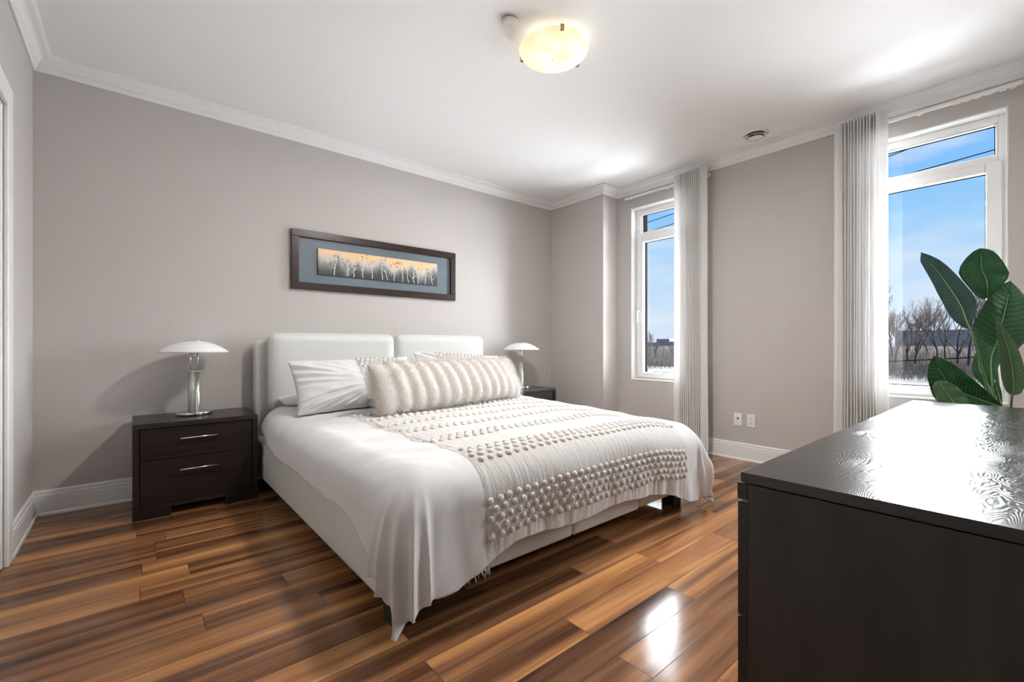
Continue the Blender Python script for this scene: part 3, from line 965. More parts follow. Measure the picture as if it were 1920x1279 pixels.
# canvas strip
cx0, cx1, cz0, cz1 = 0.212, 1.370, 0.138, 0.358
cm = bpy.data.materials.new('painted_dusk_canvas'); cm.use_nodes = True
N, L = cm.node_tree.nodes, cm.node_tree.links
bs = N['Principled BSDF']; bs.inputs['Roughness'].default_value = 0.6
tc = nd('ShaderNodeTexCoord'); sp = nd('ShaderNodeSeparateXYZ'); L.new(tc.outputs['Object'], sp.inputs[0])
nq = nd('ShaderNodeTexNoise'); nq.inputs['Scale'].default_value = 3.2; nq.inputs['Detail'].default_value = 3
mp = nd('ShaderNodeMapping'); mp.inputs['Scale'].default_value = (2.2, 1, 1.2); L.new(tc.outputs['Object'], mp.inputs[0]); L.new(mp.outputs[0], nq.inputs['Vector'])
hh = mth('DIVIDE', mth('SUBTRACT', sp.outputs['Z'], cz0), cz1 - cz0)
hv = mth('ADD', hh, mth('MULTIPLY_ADD', nq.outputs[0], 1.1, -0.55))
cr = nd('ShaderNodeValToRGB'); L.new(hv, cr.inputs[0])
q = cr.color_ramp; q.elements[0].position = 0.05; q.elements[0].color = (0.035, 0.04, 0.038, 1)
q.elements[1].position = 0.98; q.elements[1].color = (0.80, 0.52, 0.27, 1)
for p_, c_ in ((0.25, (0.07, 0.08, 0.078)), (0.45, (0.25, 0.25, 0.25)), (0.60, (0.58, 0.52, 0.47)), (0.80, (0.80, 0.56, 0.34))):
    z_ = q.elements.new(p_); z_.color = (*c_, 1)
L.new(cr.outputs[0], bs.inputs['Base Color'])
canvas = MB().box(cx0, cx1, -0.026, -0.0085, cz0, cz1).build('canvas', cm, pic)
M['paint_white'] = mat('white_paint', (0.86, 0.83, 0.78), 0.6)
M['paint_leaf'] = mat('ochre_paint', (0.14, 0.085, 0.02), 0.6)
mb, ml = MB(), MB()
rnd = random.Random(5)
def pleaf(x, z):
    a = rnd.uniform(0, PI); s_ = rnd.uniform(0.006, 0.011)
    ml.add([(x + s_ * math.cos(a), -0.0272, z + s_ * math.sin(a)), (x - s_ * .45 * math.sin(a), -0.0285, z + s_ * .45 * math.cos(a)), (x - s_ * math.cos(a), -0.0272, z - s_ * math.sin(a)), (x + s_ * .45 * math.sin(a), -0.0285, z - s_ * .45 * math.cos(a))], [(0, 1, 2, 3)])
trees_ = [(0.345, .17), (0.462, .145), (0.515, .10), (0.600, .19), (0.685, .16), (0.785, .19), (0.832, .10), (0.900, .17), (0.985, .18), (1.053, .13), (1.112, .13), (1.155, .15), (1.228, .15), (1.318, .14)]
for tx, th in trees_:
    pts, x = [], tx
    for i in range(7):
        pts.append((x, -0.0266, cz0 + 0.004 + th * i / 6)); x += rnd.uniform(-0.008, 0.008)
    mb.tube(pts, [0.0042 - 0.0004 * i for i in range(7)], 5)
    for b in range(rnd.randint(2, 4)):
        i = rnd.randint(2, 5); sgn = rnd.choice((-1, 1)); l = rnd.uniform(0.02, 0.045)
        p0 = pts[i]; p1 = (p0[0] + sgn * l * .6, -0.0266, min(cz1 - .01, p0[2] + l * .5)); p2 = (p0[0] + sgn * l, -0.0266, min(cz1 - .008, p0[2] + l * 1.15))
        mb.tube([p0, p1, p2], [0.0028, 0.0022, 0.0012], 4)
        pleaf(p2[0] + rnd.uniform(-.006, .006), p2[2])
        pleaf(p1[0] + sgn * .008, p1[2] + .006)
    pleaf(pts[-1][0], pts[-1][2] + 0.002); pleaf(pts[-1][0] + .005, pts[-1][2] - 0.012)
obj('painted_trees', mb.v, mb.f, M['paint_white'], canvas, smooth=True)
obj('painted_leaves', ml.v, ml.f, M['paint_leaf'], canvas)
mb = MB()
for k in range(9):
    x = 1.302 + k * 0.0062
    mb.tube([(x, -0.0085, 0.1275), (x + 0.002, -0.0085, 0.1335 - 0.002 * (k % 3)), (x + 0.0045, -0.0085, 0.128), (x + 0.0066, -0.0085, 0.1285)], 0.0009, 4)
mb.build('signature', M['paint_white'], pic)

# ================================================================== CEILING FIXTURES
cl = thing('ceiling_light', 'round glass ceiling light glowing warm yellow at the top of the room', 'ceiling light', (1.877, 1.846, ZC))
pr = []
R_ = 0.198
for i in range(13):
    t = i / 12
    rr = R_ * math.cos(t * PI / 2)
    pr.append((rr, -0.062 - 0.056 * math.sin(t * PI / 2)))
inner = [(max(0.0, rr - 0.003), z + 0.004) for rr, z in reversed(pr)]
bowl = MB().lathe([(R_ + 0.004, -0.058)] + pr + inner + [(R_ - 0.006, -0.058), (R_ + 0.004, -0.058)], n=72, cap=False).build('glass_bowl', M['bowl'], cl, smooth=True)
bowl.data.materials.append(M['shade'])
for i_, p_ in enumerate(bowl.data.polygons):
    if i_ >= len(pr) * 72: p_.material_index = 1
MB().lathe([(0.085, -0.001), (0.085, -0.020), (0.078, -0.024), (0.0, -0.0245)], n=48, cap=False).build('mounting_plate', M['plate'], cl, smooth=True)
M['brass'] = mat('aged_brass', (0.45, 0.33, 0.16), 0.3, 1.0)
for k in range(3):
    a = math.radians(118 + 120 * k)
    c_, s_ = math.cos(a), math.sin(a)
    def P(r__, z, w): return (c_ * r__ - s_ * w, s_ * r__ + c_ * w, z)
    mb = MB()
    for (ra, rb, za, zb) in ((R_ + 0.0045, R_ + 0.0075, -0.078, -0.050), (0.080, R_ + 0.0045, -0.0525, -0.050), (R_ - 0.012, R_ + 0.0045, -0.078, -0.0755)):
        vv = [P(r__, z, w) for z in (za, zb) for r__, w in ((ra, -.010), (rb, -.010), (rb, .010), (ra, .010))]
        mb.add(vv, [(0, 3, 2, 1), (4, 5, 6, 7), (0, 1, 5, 4), (1, 2, 6, 5), (2, 3, 7, 6), (3, 0, 4, 7)])
    mb.build('clip', M['brass'], cl)
    if True:
        pld = bpy.data.lights.new('bulb', 'POINT'); pld.energy = 0.16; pld.color = (1.0, 0.86, 0.66); pld.shadow_soft_size = 0.025
        plo = bpy.data.objects.new('bulb', pld); COL.objects.link(plo); plo.parent = cl
        a2 = a + PI / 3
        plo.location = (0.075 * math.cos(a2), 0.075 * math.sin(a2), -0.046)
# the glow that leaves the bowl downwards
spd = bpy.data.lights.new('bowl_glow', 'AREA'); spd.shape = 'DISK'; spd.size = 0.32; spd.energy = 36.0; spd.color = (1.0, 0.955, 0.91)
spo = bpy.data.objects.new('bowl_glow', spd); COL.objects.link(spo); spo.parent = cl; spo.location = (0, 0, -0.125)

det = thing('smoke_detector', 'small flat white disc on the ceiling beside the glowing light', 'detector', (1.576, 1.887, ZC))
MB().lathe([(0.030, -0.0005), (0.030, -0.010)], n=36).build('neck', M['black'], det, smooth=True)
MB().lathe([(0.043, -0.0101), (0.045, -0.012), (0.044, -0.0155), (0.0, -0.016)], n=48, cap=False).build('cover_plate', M['plate'], det, smooth=True)

vent = thing('ceiling_vent', 'round white air diffuser on the ceiling near the right window', 'vent', (4.000, 1.566, ZC))
MB().lathe([(0.098, -0.0005), (0.100, -0.004), (0.094, -0.010), (0.072, -0.012), (0.068, -0.006), (0.066, -0.0006)], n=56, cap=False).build('outer_ring', M['plate'], vent, smooth=True)
MB().lathe([(0.066, -0.0008), (0.0, -0.0009)], n=40, cap=False).build('duct', M['black'], vent, smooth=True)
MB().lathe([(0.080, -0.030), (0.077, -0.033), (0.056, -0.022), (0.057, -0.019)], n=56, cap=False).build('middle_ring', M['plate'], vent, smooth=True)
MB().lathe([(0.058, -0.040), (0.056, -0.043), (0.0, -0.045)], n=56, cap=False).build('centre_disc', M['plate'], vent, smooth=True)
MB().lathe([(0.007, -0.001), (0.007, -0.040)], n=16).build('stem', M['plate'], vent, smooth=True)
mb = MB()
for k in range(3):
    a = 2 * PI * k / 3
    mb.tube([(0.005 * math.cos(a), 0.005 * math.sin(a), -0.03), (0.06 * math.cos(a), 0.06 * math.sin(a), -0.031)], 0.003, 6)
mb.build('spokes', M['plate'], vent)

# ================================================================== OUTLETS
def plate(name, label, cat, y, z):
    r_ = thing(name, label, cat, (XR, y, z))
    MB().box(-0.007, -0.0005, -0.036, 0.036, -0.058, 0.058).build('cover_plate', M['plate'], r_, bevel=0.003)
    return r_
p1 = plate('cable_outlet', 'white wall plate with one black cable jack above the baseboard', 'outlet', 1.832, 0.367)
o = MB().lathe([(0.0075, 0), (0.0075, 0.006), (0.0045, 0.010), (0.0, 0.0105)], n=20, cap=False).build('jack', M['black'], p1, smooth=True)
o.rotation_euler = (0, -PI / 2, 0); o.location = (-0.0072, 0, 0.012)
for q in (-0.044, 0.044):
    o = MB().lathe([(0.003, 0), (0.0028, 0.001), (0, 0.0012)], n=12, cap=False).build('screw', M['chrome'], p1, smooth=True)
    o.rotation_euler = (0, -PI / 2, 0); o.location = (-0.0072, 0, q)
p2 = plate('power_outlet', 'white duplex power outlet beside the cable jack plate', 'outlet', 1.716, 0.367)
for q in (-0.020, 0.020):
    rc = MB().box(-0.009, -0.0071, -0.0165, 0.0165, q - 0.0145, q + 0.0145).build('receptacle', M['plate'], p2, bevel=0.004)
    mb = MB().box(-0.0098, -0.0091, -0.008, -0.0058, q - 0.002, q + 0.007).box(-0.0098, -0.0091, 0.0058, 0.008, q - 0.002, q + 0.007).box(-0.0098, -0.0091, -0.0025, 0.0025, q - 0.011, q - 0.006)
    mb.build('slots', M['gasket'], rc)
o = MB().lathe([(0.003, 0), (0.0028, 0.001), (0, 0.0012)], n=12, cap=False).build('screw', M['chrome'], p2, smooth=True)
o.rotation_euler = (0, -PI / 2, 0); o.location = (-0.0072, 0, 0)

# ================================================================== CURTAINS AND TRACKS
def track(label, y0, y1):
    r_ = thing('curtain_track', label, 'curtain track', (XR - 0.075, y0, 2.672), 0, 'white curtain tracks')
    w = y1 - y0
    mb = MB().box(-0.012, 0.012, 0, w, 0.0, 0.022)
    mb.box(0.012, 0.074, 0.03, 0.06, 0.012, 0.020).box(0.012, 0.074, w - 0.06, w - 0.03, 0.012, 0.020).box(0.012, 0.074, w / 2 - .015, w / 2 + .015, 0.012, 0.020)
    mb.build('rail', M['pvc'], r_, bevel=0.003)
    for q in (0.07, w - 0.10):
        MB().box(-0.010, 0.010, q, q + 0.03, -0.008, -0.0003).build('end_stop', M['pvc'], r_, bevel=0.002)
    for k in range(4):
        q = 0.13 + k * 0.05
        MB().box(-0.006, 0.006, q, q + 0.035, -0.006, -0.0003).build('carrier', M['pvc'], r_)
    return r_
track('white curtain track above the narrow window by the corner column', 2.06, 3.03)
track('white curtain track above the right window behind the plant', 0.085, 1.06)

def curtain(label, y0, y1, seed):
    r_ = thing('curtain', label, 'curtain', (XR - 0.138, y0, 0))
    w = y1 - y0
    zt, zb, zh = 2.752, 0.016, 2.635
    npl = 11
    rr = random.Random(seed)
    ph = [rr.uniform(-.25, .25) for _ in range(npl + 2)]
    def row(z):
        pts = []
        fl = 1 + 0.05 * smooth(1.2, 0.0, z)
        n = npl * 14
        wide = 0.06
        for i in range(n + 1):
            t = i / n
            yy = wide + t * (w - 2 * wide)
            yy = w / 2 + (yy - w / 2) * fl
            k = t * npl
            q_ = k - math.floor(k)
            # a wide soft band, then a narrow deep crease
            if q_ < 0.55: d = -0.007 * math.sin(q_ / 0.55 * PI)
            else: d = 0.050 * math.sin((q_ - 0.55) / 0.45 * PI) ** 0.7
            d += 0.003 * math.sin(z * 2.2 + math.floor(k) * 1.7)
            pts.append((d, yy + 0.0025 * math.sin(z * 1.1 + math.floor(k) * 2.3)))
        e0 = [(0.012 + 0.01 * math.sin(q_ * 9), w / 2 + (q_ * wide - w / 2) * fl) for q_ in (0, 0.25, 0.5, 0.75)]
        e1 = [(0.012 + 0.01 * math.sin(q_ * 7), w / 2 + (w - wide + q_ * wide - w / 2) * fl) for q_ in (0.25, 0.5, 0.75, 1.0)]
        return e0 + pts + e1
    def sheet(zs, dx=0.0):
        mb = MB(); v, f = [], []
        for z in zs:
            v += [(x + dx, y, z) for x, y in row(z)]
        n = len(row(zs[0]))
        for j in range(len(zs) - 1):
            for i in range(n - 1):
                f.append((j * n + i, j * n + i + 1, (j + 1) * n + i + 1, (j + 1) * n + i))
        return v, f
    zs = [lerp(zb, zt, i / 40) for i in range(41)]
    v, f = sheet(zs); obj('voile', v, f, M['sheer'], r_, smooth=True)
    v, f = sheet([zh, (zh + zt) / 2, zt], -0.0022); h = obj('header_band', v, f, M['sheer_header'], r_, smooth=True)
    v, f = sheet([zb, zb + 0.03], -0.0016); obj('hem', v, f, M['sheer_header'], r_, smooth=True)
    for k in range(6):
        q = 0.05 + (w - 0.10) * k / 5
        MB().tube([(0.024, q, 2.70), (0.030, q, 2.69), (0.036, q, 2.675)], 0.002, 6).build('hook', M['pvc'], r_)
    return r_
curtain('sheer white pleated curtain beside the narrow window near the bed', 2.060, 2.408, 3)
curtain('sheer white pleated curtain beside the right window with the plant', 0.727, 1.056, 8)

# ================================================================== DRESSER
dr = thing('dresser', 'large dark espresso dresser with grained glossy top in the right foreground', 'dresser', (0.921, -0.105, 0))
DW, DD, DH = 1.803, 0.500, 0.80
MB().box(0, DW, 0, DD - 0.006, DH - 0.020, DH).build('top', M['dresser_top'], dr, bevel=0.0018)
MB().box(0.0, 0.022, 0, DD - 0.020, 0.0, DH - 0.0215).build('side_panel', M['espresso_side'], dr, bevel=0.001)
MB().box(DW - 0.022, DW, 0, DD - 0.020, 0.0, DH - 0.0215).build('side_panel', M['espresso_side'], dr, bevel=0.001)
mb = MB().box(0.022, DW - 0.022, 0.0, 0.012, 0.05, DH - 0.022).box(0.022, DW - 0.022, 0.012, DD - 0.03, 0.05, 0.07)
mb.build('back_panel', M['espresso'], dr)
MB().box(0, DW, DD - 0.0195, DD, DH - 0.0535, DH - 0.0215).build('front_rail', M['espresso'], dr, bevel=0.001)
MB().box(0, DW, DD - 0.0195, DD, 0.0, 0.055).build('plinth', M['espresso'], dr, bevel=0.001)
for cxi in range(3):
    for rz in range(3):
        xa = 0.002 + cxi * (DW - 0.004) / 3; xb = xa + (DW - 0.004) / 3 - 0.004
        za = 0.060 + rz * 0.228; zb = za + 0.2245
        d = MB().box(xa, xb, DD - 0.0195, DD, za, zb).box(max(xa, 0.025) + 0.01, min(xb, DW - 0.025) - 0.01, 0.03, DD - 0.0195, za + 0.02, zb - 0.04).build('drawer', M['espresso'], dr, bevel=0.001)
        h = MB().tube([((xa + xb) / 2 - 0.1, DD + 0.024, zb - 0.08), ((xa + xb) / 2 + 0.1, DD + 0.024, zb - 0.08)], 0.005, 10)
        for q in (-0.07, 0.07): h.tube([((xa + xb) / 2 + q, DD - 0.001, zb - 0.08), ((xa + xb) / 2 + q, DD + 0.023, zb - 0.08)], 0.004, 8)
        h.build('handle', M['chrome'], d, smooth=True)

# ================================================================== PLANT
plant = thing('potted_plant', 'tall leafy green banana-leaf plant beyond the dresser by the right window', 'plant', (3.30, 0.13, 0))
PO = Vector((3.30, 0.13, 0))
MB().lathe([(0.12, 0.001), (0.135, 0.006), (0.165, 0.33), (0.170, 0.345), (0.160, 0.345), (0.152, 0.30), (0.0, 0.299)], n=48, cap=False).build('pot', M['pot'], plant, smooth=True)
MB().lathe([(0.150, 0.3005), (0.148, 0.315), (0.0, 0.322)], n=40, cap=False).build('soil', M['soil'], plant, smooth=True)
def leaf_mat(name, c0, c1, vein):
    m = bpy.data.materials.new(name); m.use_nodes = True
    global N, L
    N, L = m.node_tree.nodes, m.node_tree.links
    b = N['Principled BSDF']
    b.inputs['Roughness'].default_value = 0.38; b.inputs['Specular IOR Level'].default_value = 0.4
    uv = nd('ShaderNodeUVMap'); sp = nd('ShaderNodeSeparateXYZ'); L.new(uv.outputs[0], sp.inputs[0])
    nq = nd('ShaderNodeTexNoise'); nq.inputs['Scale'].default_value = 5; L.new(uv.outputs[0], nq.inputs['Vector'])
    across = mth('ABSOLUTE', mth('SUBTRACT', sp.outputs['X'], 0.5))
    ph = mth('ADD', mth('MULTIPLY', sp.outputs['Y'], 74.0 * 2), mth('ADD', mth('MULTIPLY', across, -24.0), mth('MULTIPLY', nq.outputs[0], 4.0)))
    s_ = mth('MULTIPLY_ADD', mth('SINE', ph), 0.5, 0.5)
    mixf = mth('ADD', mth('MULTIPLY', s_, 0.28), mth('MULTIPLY', nq.outputs[0], 0.62))
    cr = nd('ShaderNodeValToRGB'); L.new(mixf, cr.inputs[0])
    cr.color_ramp.elements[0].position = 0.2; cr.color_ramp.elements[0].color = (*c0, 1)
    cr.color_ramp.elements[1].position = 0.85; cr.color_ramp.elements[1].color = (*c1, 1)
    L.new(cr.outputs[0], b.inputs['Base Color'])
    bp = nd('ShaderNodeBump'); bp.inputs['Strength'].default_value = 0.35; bp.inputs['Distance'].default_value = 0.002
    L.new(s_, bp.inputs['Height']); L.new(bp.outputs[0], b.inputs['Normal'])
    b.inputs['Subsurface Weight'].default_value = 0.0
    o_ = N['Material Output']; tl = nd('ShaderNodeBsdfTranslucent'); mx = nd('ShaderNodeMixShader'); mx.inputs[0].default_value = vein
    L.new(cr.outputs[0], tl.inputs[0]); L.new(b.outputs[0], mx.inputs[1]); L.new(tl.outputs[0], mx.inputs[2]); L.new(mx.outputs[0], o_.inputs[0])
    return m
M['leaf_green'] = leaf_mat('banana_leaf_green', (0.012, 0.060, 0.022), (0.045, 0.17, 0.060), 0.30)
M['leaf_blue'] = leaf_mat('banana_leaf_blue_green', (0.010, 0.040, 0.034), (0.028, 0.088, 0.070), 0.10)
M['leaf_pale'] = leaf_mat('banana_leaf_pale_green', (0.055, 0.125, 0.055), (0.11, 0.21, 0.085), 0.22)
M['midrib'] = mat('leaf_midrib', (0.20, 0.34, 0.12), 0.4)
M['stem'] = mat('leaf_stem', (0.05, 0.11, 0.035), 0.45)
leaves = [
    (3.22, [(0.24, 1.128), (0.27, 1.143), (0.297, 1.17), (0.32, 1.206), (0.337, 1.248), (0.353, 1.29), (0.37, 1.333), (0.386, 1.378), (0.403, 1.422), (0.421, 1.466), (0.439, 1.511), (0.434, 1.557)],
     [(0.237, 1.128), (0.232, 1.177), (0.224, 1.224), (0.221, 1.271), (0.237, 1.315), (0.259, 1.355), (0.282, 1.395), (0.307, 1.434), (0.333, 1.473), (0.363, 1.508), (0.397, 1.536), (0.434, 1.557)]),
    (3.42, [(0.189, 1.299), (0.212, 1.291), (0.233, 1.312), (0.25, 1.341), (0.267, 1.371), (0.284, 1.401), (0.296, 1.435), (0.291, 1.47), (0.276, 1.498), (0.259, 1.523), (0.241, 1.547), (0.218, 1.558)],
     [(0.189, 1.299), (0.169, 1.317), (0.15, 1.337), (0.135, 1.362), (0.12, 1.387), (0.115, 1.417), (0.126, 1.449), (0.138, 1.48), (0.153, 1.509), (0.171, 1.535), (0.193, 1.551), (0.218, 1.558)]),
    (3.3, [(0.172, 0.842), (0.187, 0.895), (0.203, 0.948), (0.219, 1.001), (0.231, 1.057), (0.237, 1.115), (0.236, 1.174), (0.22, 1.227), (0.199, 1.275), (0.175, 1.32), (0.146, 1.355), (0.11, 1.371)],
     [(0.167, 0.843), (0.158, 0.901), (0.147, 0.958), (0.124, 1.004), (0.089, 1.028), (0.062, 1.068), (0.046, 1.118), (0.042, 1.174), (0.046, 1.23), (0.057, 1.284), (0.082, 1.33), (0.11, 1.371)]),
    (3.1, [(0.097, 0.819), (0.115, 0.839), (0.124, 0.87), (0.129, 0.904), (0.132, 0.939), (0.134, 0.974), (0.136, 1.009), (0.138, 1.044), (0.14, 1.079), (0.142, 1.114), (0.144, 1.15), (0.147, 1.185)],
     [(0.097, 0.819), (0.071, 0.83), (0.058, 0.863), (0.056, 0.902), (0.058, 0.941), (0.064, 0.98), (0.072, 1.017), (0.082, 1.054), (0.097, 1.087), (0.114, 1.119), (0.13, 1.151), (0.147, 1.185)]),
    (3.36, [(0.167, 0.78), (0.18, 0.798), (0.192, 0.817), (0.205, 0.836), (0.217, 0.856), (0.23, 0.875), (0.241, 0.896), (0.247, 0.921), (0.246, 0.949), (0.242, 0.975), (0.236, 1.001), (0.228, 1.026)],
     [(0.162, 0.787), (0.163, 0.811), (0.164, 0.835), (0.167, 0.859), (0.171, 0.882), (0.178, 0.903), (0.185, 0.925), (0.192, 0.947), (0.198, 0.969), (0.206, 0.991), (0.215, 1.01), (0.228, 1.026)]),
    (3.16, [(0.134, 0.749), (0.167, 0.747), (0.202, 0.744), (0.237, 0.743), (0.273, 0.743), (0.31, 0.747), (0.345, 0.761), (0.368, 0.797), (0.379, 0.847), (0.386, 0.899), (0.384, 0.952), (0.364, 0.997)],
     [(0.129, 0.764), (0.146, 0.789), (0.164, 0.814), (0.182, 0.839), (0.202, 0.862), (0.222, 0.885), (0.243, 0.907), (0.264, 0.931), (0.286, 0.953), (0.31, 0.975), (0.335, 0.991), (0.364, 0.997)]),
    (3.25, [(0.135, 0.748), (0.14, 0.759), (0.144, 0.771), (0.148, 0.782), (0.153, 0.793), (0.156, 0.805), (0.159, 0.818), (0.161, 0.831), (0.163, 0.844), (0.162, 0.857), (0.159, 0.869), (0.152, 0.879)],
     [(0.134, 0.748), (0.134, 0.761), (0.134, 0.773), (0.134, 0.786), (0.134, 0.798), (0.135, 0.81), (0.136, 0.823), (0.138, 0.835), (0.141, 0.846), (0.144, 0.858), (0.148, 0.868), (0.152, 0.879)]),
    (3.06, [(0.258, 0.674), (0.274, 0.686), (0.29, 0.699), (0.305, 0.711), (0.32, 0.726), (0.334, 0.743), (0.343, 0.765), (0.351, 0.788), (0.358, 0.813), (0.363, 0.838), (0.359, 0.863), (0.341, 0.874)],
     [(0.219, 0.701), (0.222, 0.725), (0.225, 0.749), (0.23, 0.772), (0.237, 0.794), (0.246, 0.814), (0.259, 0.832), (0.272, 0.847), (0.287, 0.86), (0.304, 0.869), (0.322, 0.872), (0.341, 0.874)]),

]
kinds = ['leaf_blue', 'leaf_green', 'leaf_green', 'leaf_pale', 'leaf_green', 'leaf_green', 'leaf_green', 'leaf_pale']
folds = [0.030, 0.035, 0.05, 0.03, 0.03, 0.03, 0.015, 0.02]
leans = [0.06, -0.03, 0.03, -0.05, 0.0, -0.04, 0.0, 0.03]
for li, (xb, lft, rgt) in enumerate(leaves):
    n = len(lft); A = 14
    vs_, fs_, uvs = [], [], []
    mid = []
    # refine the outline
    def at_(P, t):
        q = t * (n - 1); i = min(n - 2, int(q)); a = q - i
        return (lerp(P[i][0], P[i + 1][0], a), lerp(P[i][1], P[i + 1][1], a))
    NN = 40
    for j in range(NN + 1):
        t = j / NN
        l, r_ = at_(lft, t), at_(rgt, t)
        wdt = math.hypot(l[0] - r_[0], l[1] - r_[1])
        for i in range(A + 1):
            s = i / A
            y, z = lerp(l[0], r_[0], s), lerp(l[1], r_[1], s)
            c = abs(2 * s - 1)
            x = xb + leans[li] * t + folds[li] * (c ** 1.3) * (-1 if li % 2 else 1) * min(1, wdt / 0.1) + 0.0025 * math.sin(t * 26 + c * 3) * c
            vs_.append(Vector((x, y, z)) - PO); uvs.append((s, t))
            if i == A // 2: mid.append(Vector((x, y, z)) - PO)
    for j in range(NN):
        for i in range(A):
            a = j * (A + 1) + i; fs_.append((a, a + 1, a + A + 2, a + A + 1))
    lf = obj('leaf', vs_, fs_, M[kinds[li]], plant, smooth=True, uvs=uvs)
    if kinds[li] == 'leaf_blue': lf['label'] = 'dark blue-green leaf leaning left'
    sd = lf.modifiers.new('thickness', 'SOLIDIFY'); sd.thickness = 0.0012; sd.offset = 0
    mb = MB()
    mm = mid[:int(NN * 0.86)]
    for sgn in (-1, 1):
        mb.tube([p + Vector((sgn * 0.0018, 0, 0)) for p in mm], [lerp(0.0030, 0.0009, i / len(mm)) for i in range(len(mm))], 6)
    mb.build('midrib', M['midrib'], lf, smooth=True)
    b0 = mid[0]
    root = Vector((random.uniform(-.05, .05), random.uniform(-.04, .04), 0.31))
    c1 = root.lerp(b0, 0.5) + Vector((0, 0, 0.06)) if b0.z > 0.45 else root.lerp(b0, 0.5)
    pts = [root * (1 - t) ** 2 + c1 * 2 * t * (1 - t) + b0 * t * t for t in [i / 10 for i in range(11)]]
    MB().tube(pts, [lerp(0.011, 0.0042, i / 10) for i in range(11)], 10).build('stem', M['stem'], plant, smooth=True)

# ================================================================== OUTSIDE
M['snow'] = vary(mat('old_snow', rough=0.9, spec=0.1), (0.009, 0.0088, 0.0085), (0.033, 0.033, 0.035), 0.35, (1, 0.35, 1), 6, 0.38, 0.52)
M['bank'] = vary(mat('brown_brush_bank', rough=1.0, spec=0.0), (0.022, 0.019, 0.018), (0.048, 0.042, 0.040), 1.4, (1, 1, 3), 8)
M['bark'] = mat('bare_bark', (0.048, 0.042, 0.039), 1.0, spec=0.0)
M['twig'] = mat('bare_twigs', (0.085, 0.075, 0.069), 1.0, spec=0.0)
v, f = [], []
xs = [22, 25, 29, 34, 42, 50, 58, 66, 90, 160]
ys = [-70 + 8 * i for i in range(36)]
for i, x in enumerate(xs):
    for y in ys: v.append((x, y, -2.05 + (0.25 * noise.noise((x * .2, y * .2, 1)) if x > 20 else -0.3)))
for i in range(len(xs) - 1):
    for j in range(len(ys) - 1):
        a = i * len(ys) + j; f.append((a, a + 1, a + len(ys) + 1, a + len(ys)))
struct(obj('ground', v, f, M['snow'], smooth=True))
v, f = [], []
ys = [-30 + 2.5 * i for i in range(52)]
for i, (x, z) in enumerate(((61, -2.2), (64, -0.9), (67, 0.0), (72, 0.75), (84, 0.9), (90, -2.2))):
    for y in ys: v.append((x, y, z + (0.5 * noise.noise((x * .3, y * .25, 4)) + 0.3 * noise.noise((x, y * .9, 7)) if 0 < i < 5 else 0)))
for i in range(5):
    for j in range(len(ys) - 1):
        a = i * len(ys) + j; f.append((a, a + 1, a + len(ys) + 1, a + len(ys)))
bank = obj('brush_bank', v, f, M['bank'], smooth=True)
tag(bank, 'brown brushy bank behind the snow below the bare trees outside', 'bank')

def bare_tree(h, seed, spread=0.5, lean=0.0):
    rr = random.Random(seed); mb = MB()
    def grow(p, d, l, r, dep):
        pts = [p]; q = p.copy(); dd = d.copy()
        for _ in range(3):
            dd = (dd + Vector((rr.uniform(-.16, .16), rr.uniform(-.16, .16), rr.uniform(-.02, .10)))).normalized()
            q = q + dd * l / 3; pts.append(q.copy())
        mb.tube(pts, [r, r * .9, r * .8, r * .65], 5 if dep < 2 else 3, cap=False)
        if dep >= 6: return
        for k in range(rr.choice((2, 3, 3)) if dep else 4):
            t = rr.uniform(0.35, 1.0) if k else 1.0
            i = min(2, int(t * 3)); b = pts[i].lerp(pts[i + 1], t * 3 - i)
            nd_ = (dd + Vector((rr.uniform(-1, 1), rr.uniform(-1, 1), rr.uniform(-.1, .7))) * spread).normalized()
            grow(b, nd_, l * rr.uniform(0.60, 0.82), r * (0.62 if k else 0.7), dep + 1)
    grow(Vector((0, 0, 0)), Vector((0, lean, 1)).normalized(), h * 0.30, h * 0.013, 0)
    return mb
def tree(label, x, y, z, h, seed, group):
    r_ = thing('bare_tree', label, 'tree', (x, y, z), 0, group)
    mb = bare_tree(h, seed)
    k = 0
    # trunk = first tube, the crown is everything above it
    nt = 4 * 5
    mbt = MB(); mbt.v = mb.v[:nt]; mbt.f = [q for q in mb.f if max(q) < nt]
    mbt.build('trunk', M['bark'], r_, smooth=True)
    mbc = MB(); mbc.v = mb.v[nt:]; mbc.f = [tuple(i - nt for i in q) for q in mb.f if min(q) >= nt]
    mbc.build('branches', M['twig'], r_, smooth=True)
    return r_
rt = random.Random(21)
ty = 13.0
i = 0
while ty > -3.0:
    tree('tall bare winter tree seen through the right window beyond the snowy ground', 65 + rt.uniform(-2.5, 3), ty, -0.9, rt.uniform(7.0, 9.5), 100 + i, 'bare trees outside the right window')
    ty -= rt.uniform(0.6, 0.95); i += 1
for k in range(7):
    tree('low bare winter tree on the horizon seen through the narrow window', 65 + rt.uniform(-3, 3), 45.0 - k * 1.3 + rt.uniform(-.3, .3), -0.9, rt.uniform(4.0, 6.2) if k < 3 else rt.uniform(2.6, 3.6), 300 + k, 'bare trees outside the narrow window')
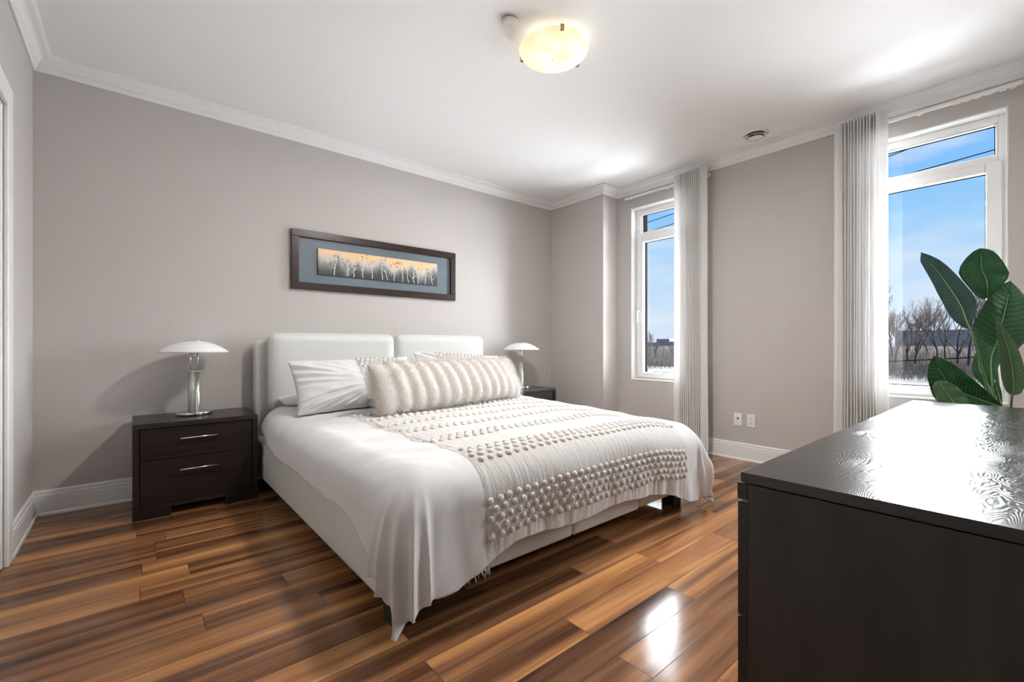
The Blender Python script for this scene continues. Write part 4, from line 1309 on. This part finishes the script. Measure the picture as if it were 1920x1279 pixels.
# brush: twigs nobody could count
mb = MB()
for k in range(5200):
    if k % 3: y = rt.uniform(-4, 15); x = rt.uniform(52, 70)
    else: y = rt.uniform(32, 50); x = rt.uniform(44, 70)
    zg = -2.1 if x < 61 else lerp(-2.1, 0.0, (x - 61) / 6)
    h = rt.uniform(0.5, 1.5) * (0.7 if x < 61 else 1)
    a, b = rt.uniform(-.35, .35), rt.uniform(-.35, .35)
    mb.tube([(x, y, zg), (x + a * h * .5, y + b * h * .5, zg + h * .6), (x + a * h, y + b * h * 1.2, zg + h)], [0.016, 0.012, 0.004], 3, cap=False)
br = mb.build('brush_undergrowth', M['twig']); tag(br, 'tangled bare brush growing at the foot of the trees outside', 'brush', kind='stuff')
# far building between the trees
M['far_wall'] = mat('grey_block_wall', (0.22, 0.23, 0.26), 1.0, spec=0.0)
M['far_glass'] = mat('dark_window_band', (0.17, 0.175, 0.20), 0.4)
fb = thing('building', 'grey flat-roofed building far behind the trees in the right window', 'building', (96, 12.0, -2))
MB().box(-3, 3, -9.0, 3.4, 0, 5.2).build('wall', M['far_wall'], fb)
MB().box(-3.2, 3.2, -9.2, 3.6, 5.201, 5.4).build('roof', M['far_glass'], fb)
for k in range(2):
    MB().box(-3.06, -3.001, -8.5, 3.0, 3.2 + k * 1.0, 3.7 + k * 1.0).build('window_band', M['far_glass'], fb)
fb2 = thing('building', 'pale row of low buildings on the horizon in the narrow window', 'building', (98, 57.0, -2.0))
for a, b, h in ((-4, -0.5, 4.0), (-0.4, 3, 4.6), (3.1, 8, 3.8)):
    MB().box(-2, 2, a, b, 0, h).build('block', M['far_wall'], fb2)
# power lines
M['wire'] = mat('black_cable', (0.004, 0.004, 0.004), 1.0, spec=0.0)
def wire(label, y0, z0, y1, z1, r_=0.011, x=14.0, grp='overhead cables'):
    pts = []
    for i in range(41):
        t = -2.5 + 6 * i / 40
        pts.append((x, lerp(y0, y1, t), lerp(z0, z1, t) + 0.012 * (t - 0.5) ** 2))
    o = MB().tube(pts, r_, 6).build('power_line', M['wire'], smooth=True)
    tag(o, label, 'cable')
wire('upper thin overhead cable in the narrow top pane near the corner', 9.088, 5.423, 8.178, 5.505)
wire('lower thin overhead cable in the narrow top pane near the corner', 9.088, 5.082, 8.178, 5.161)
wire('thin overhead cable crossing the middle of the right window top pane', 2.42, 5.087, 0.616, 5.229, x=14.05)
wire('thin overhead cable in the upper left of the right window top pane', 2.42, 5.667, 1.917, 5.753, x=14.1)
wire('black cable strung low across the brush in the right window', 2.42, 0.663, 1.209, 0.767, 0.013, x=14.15)
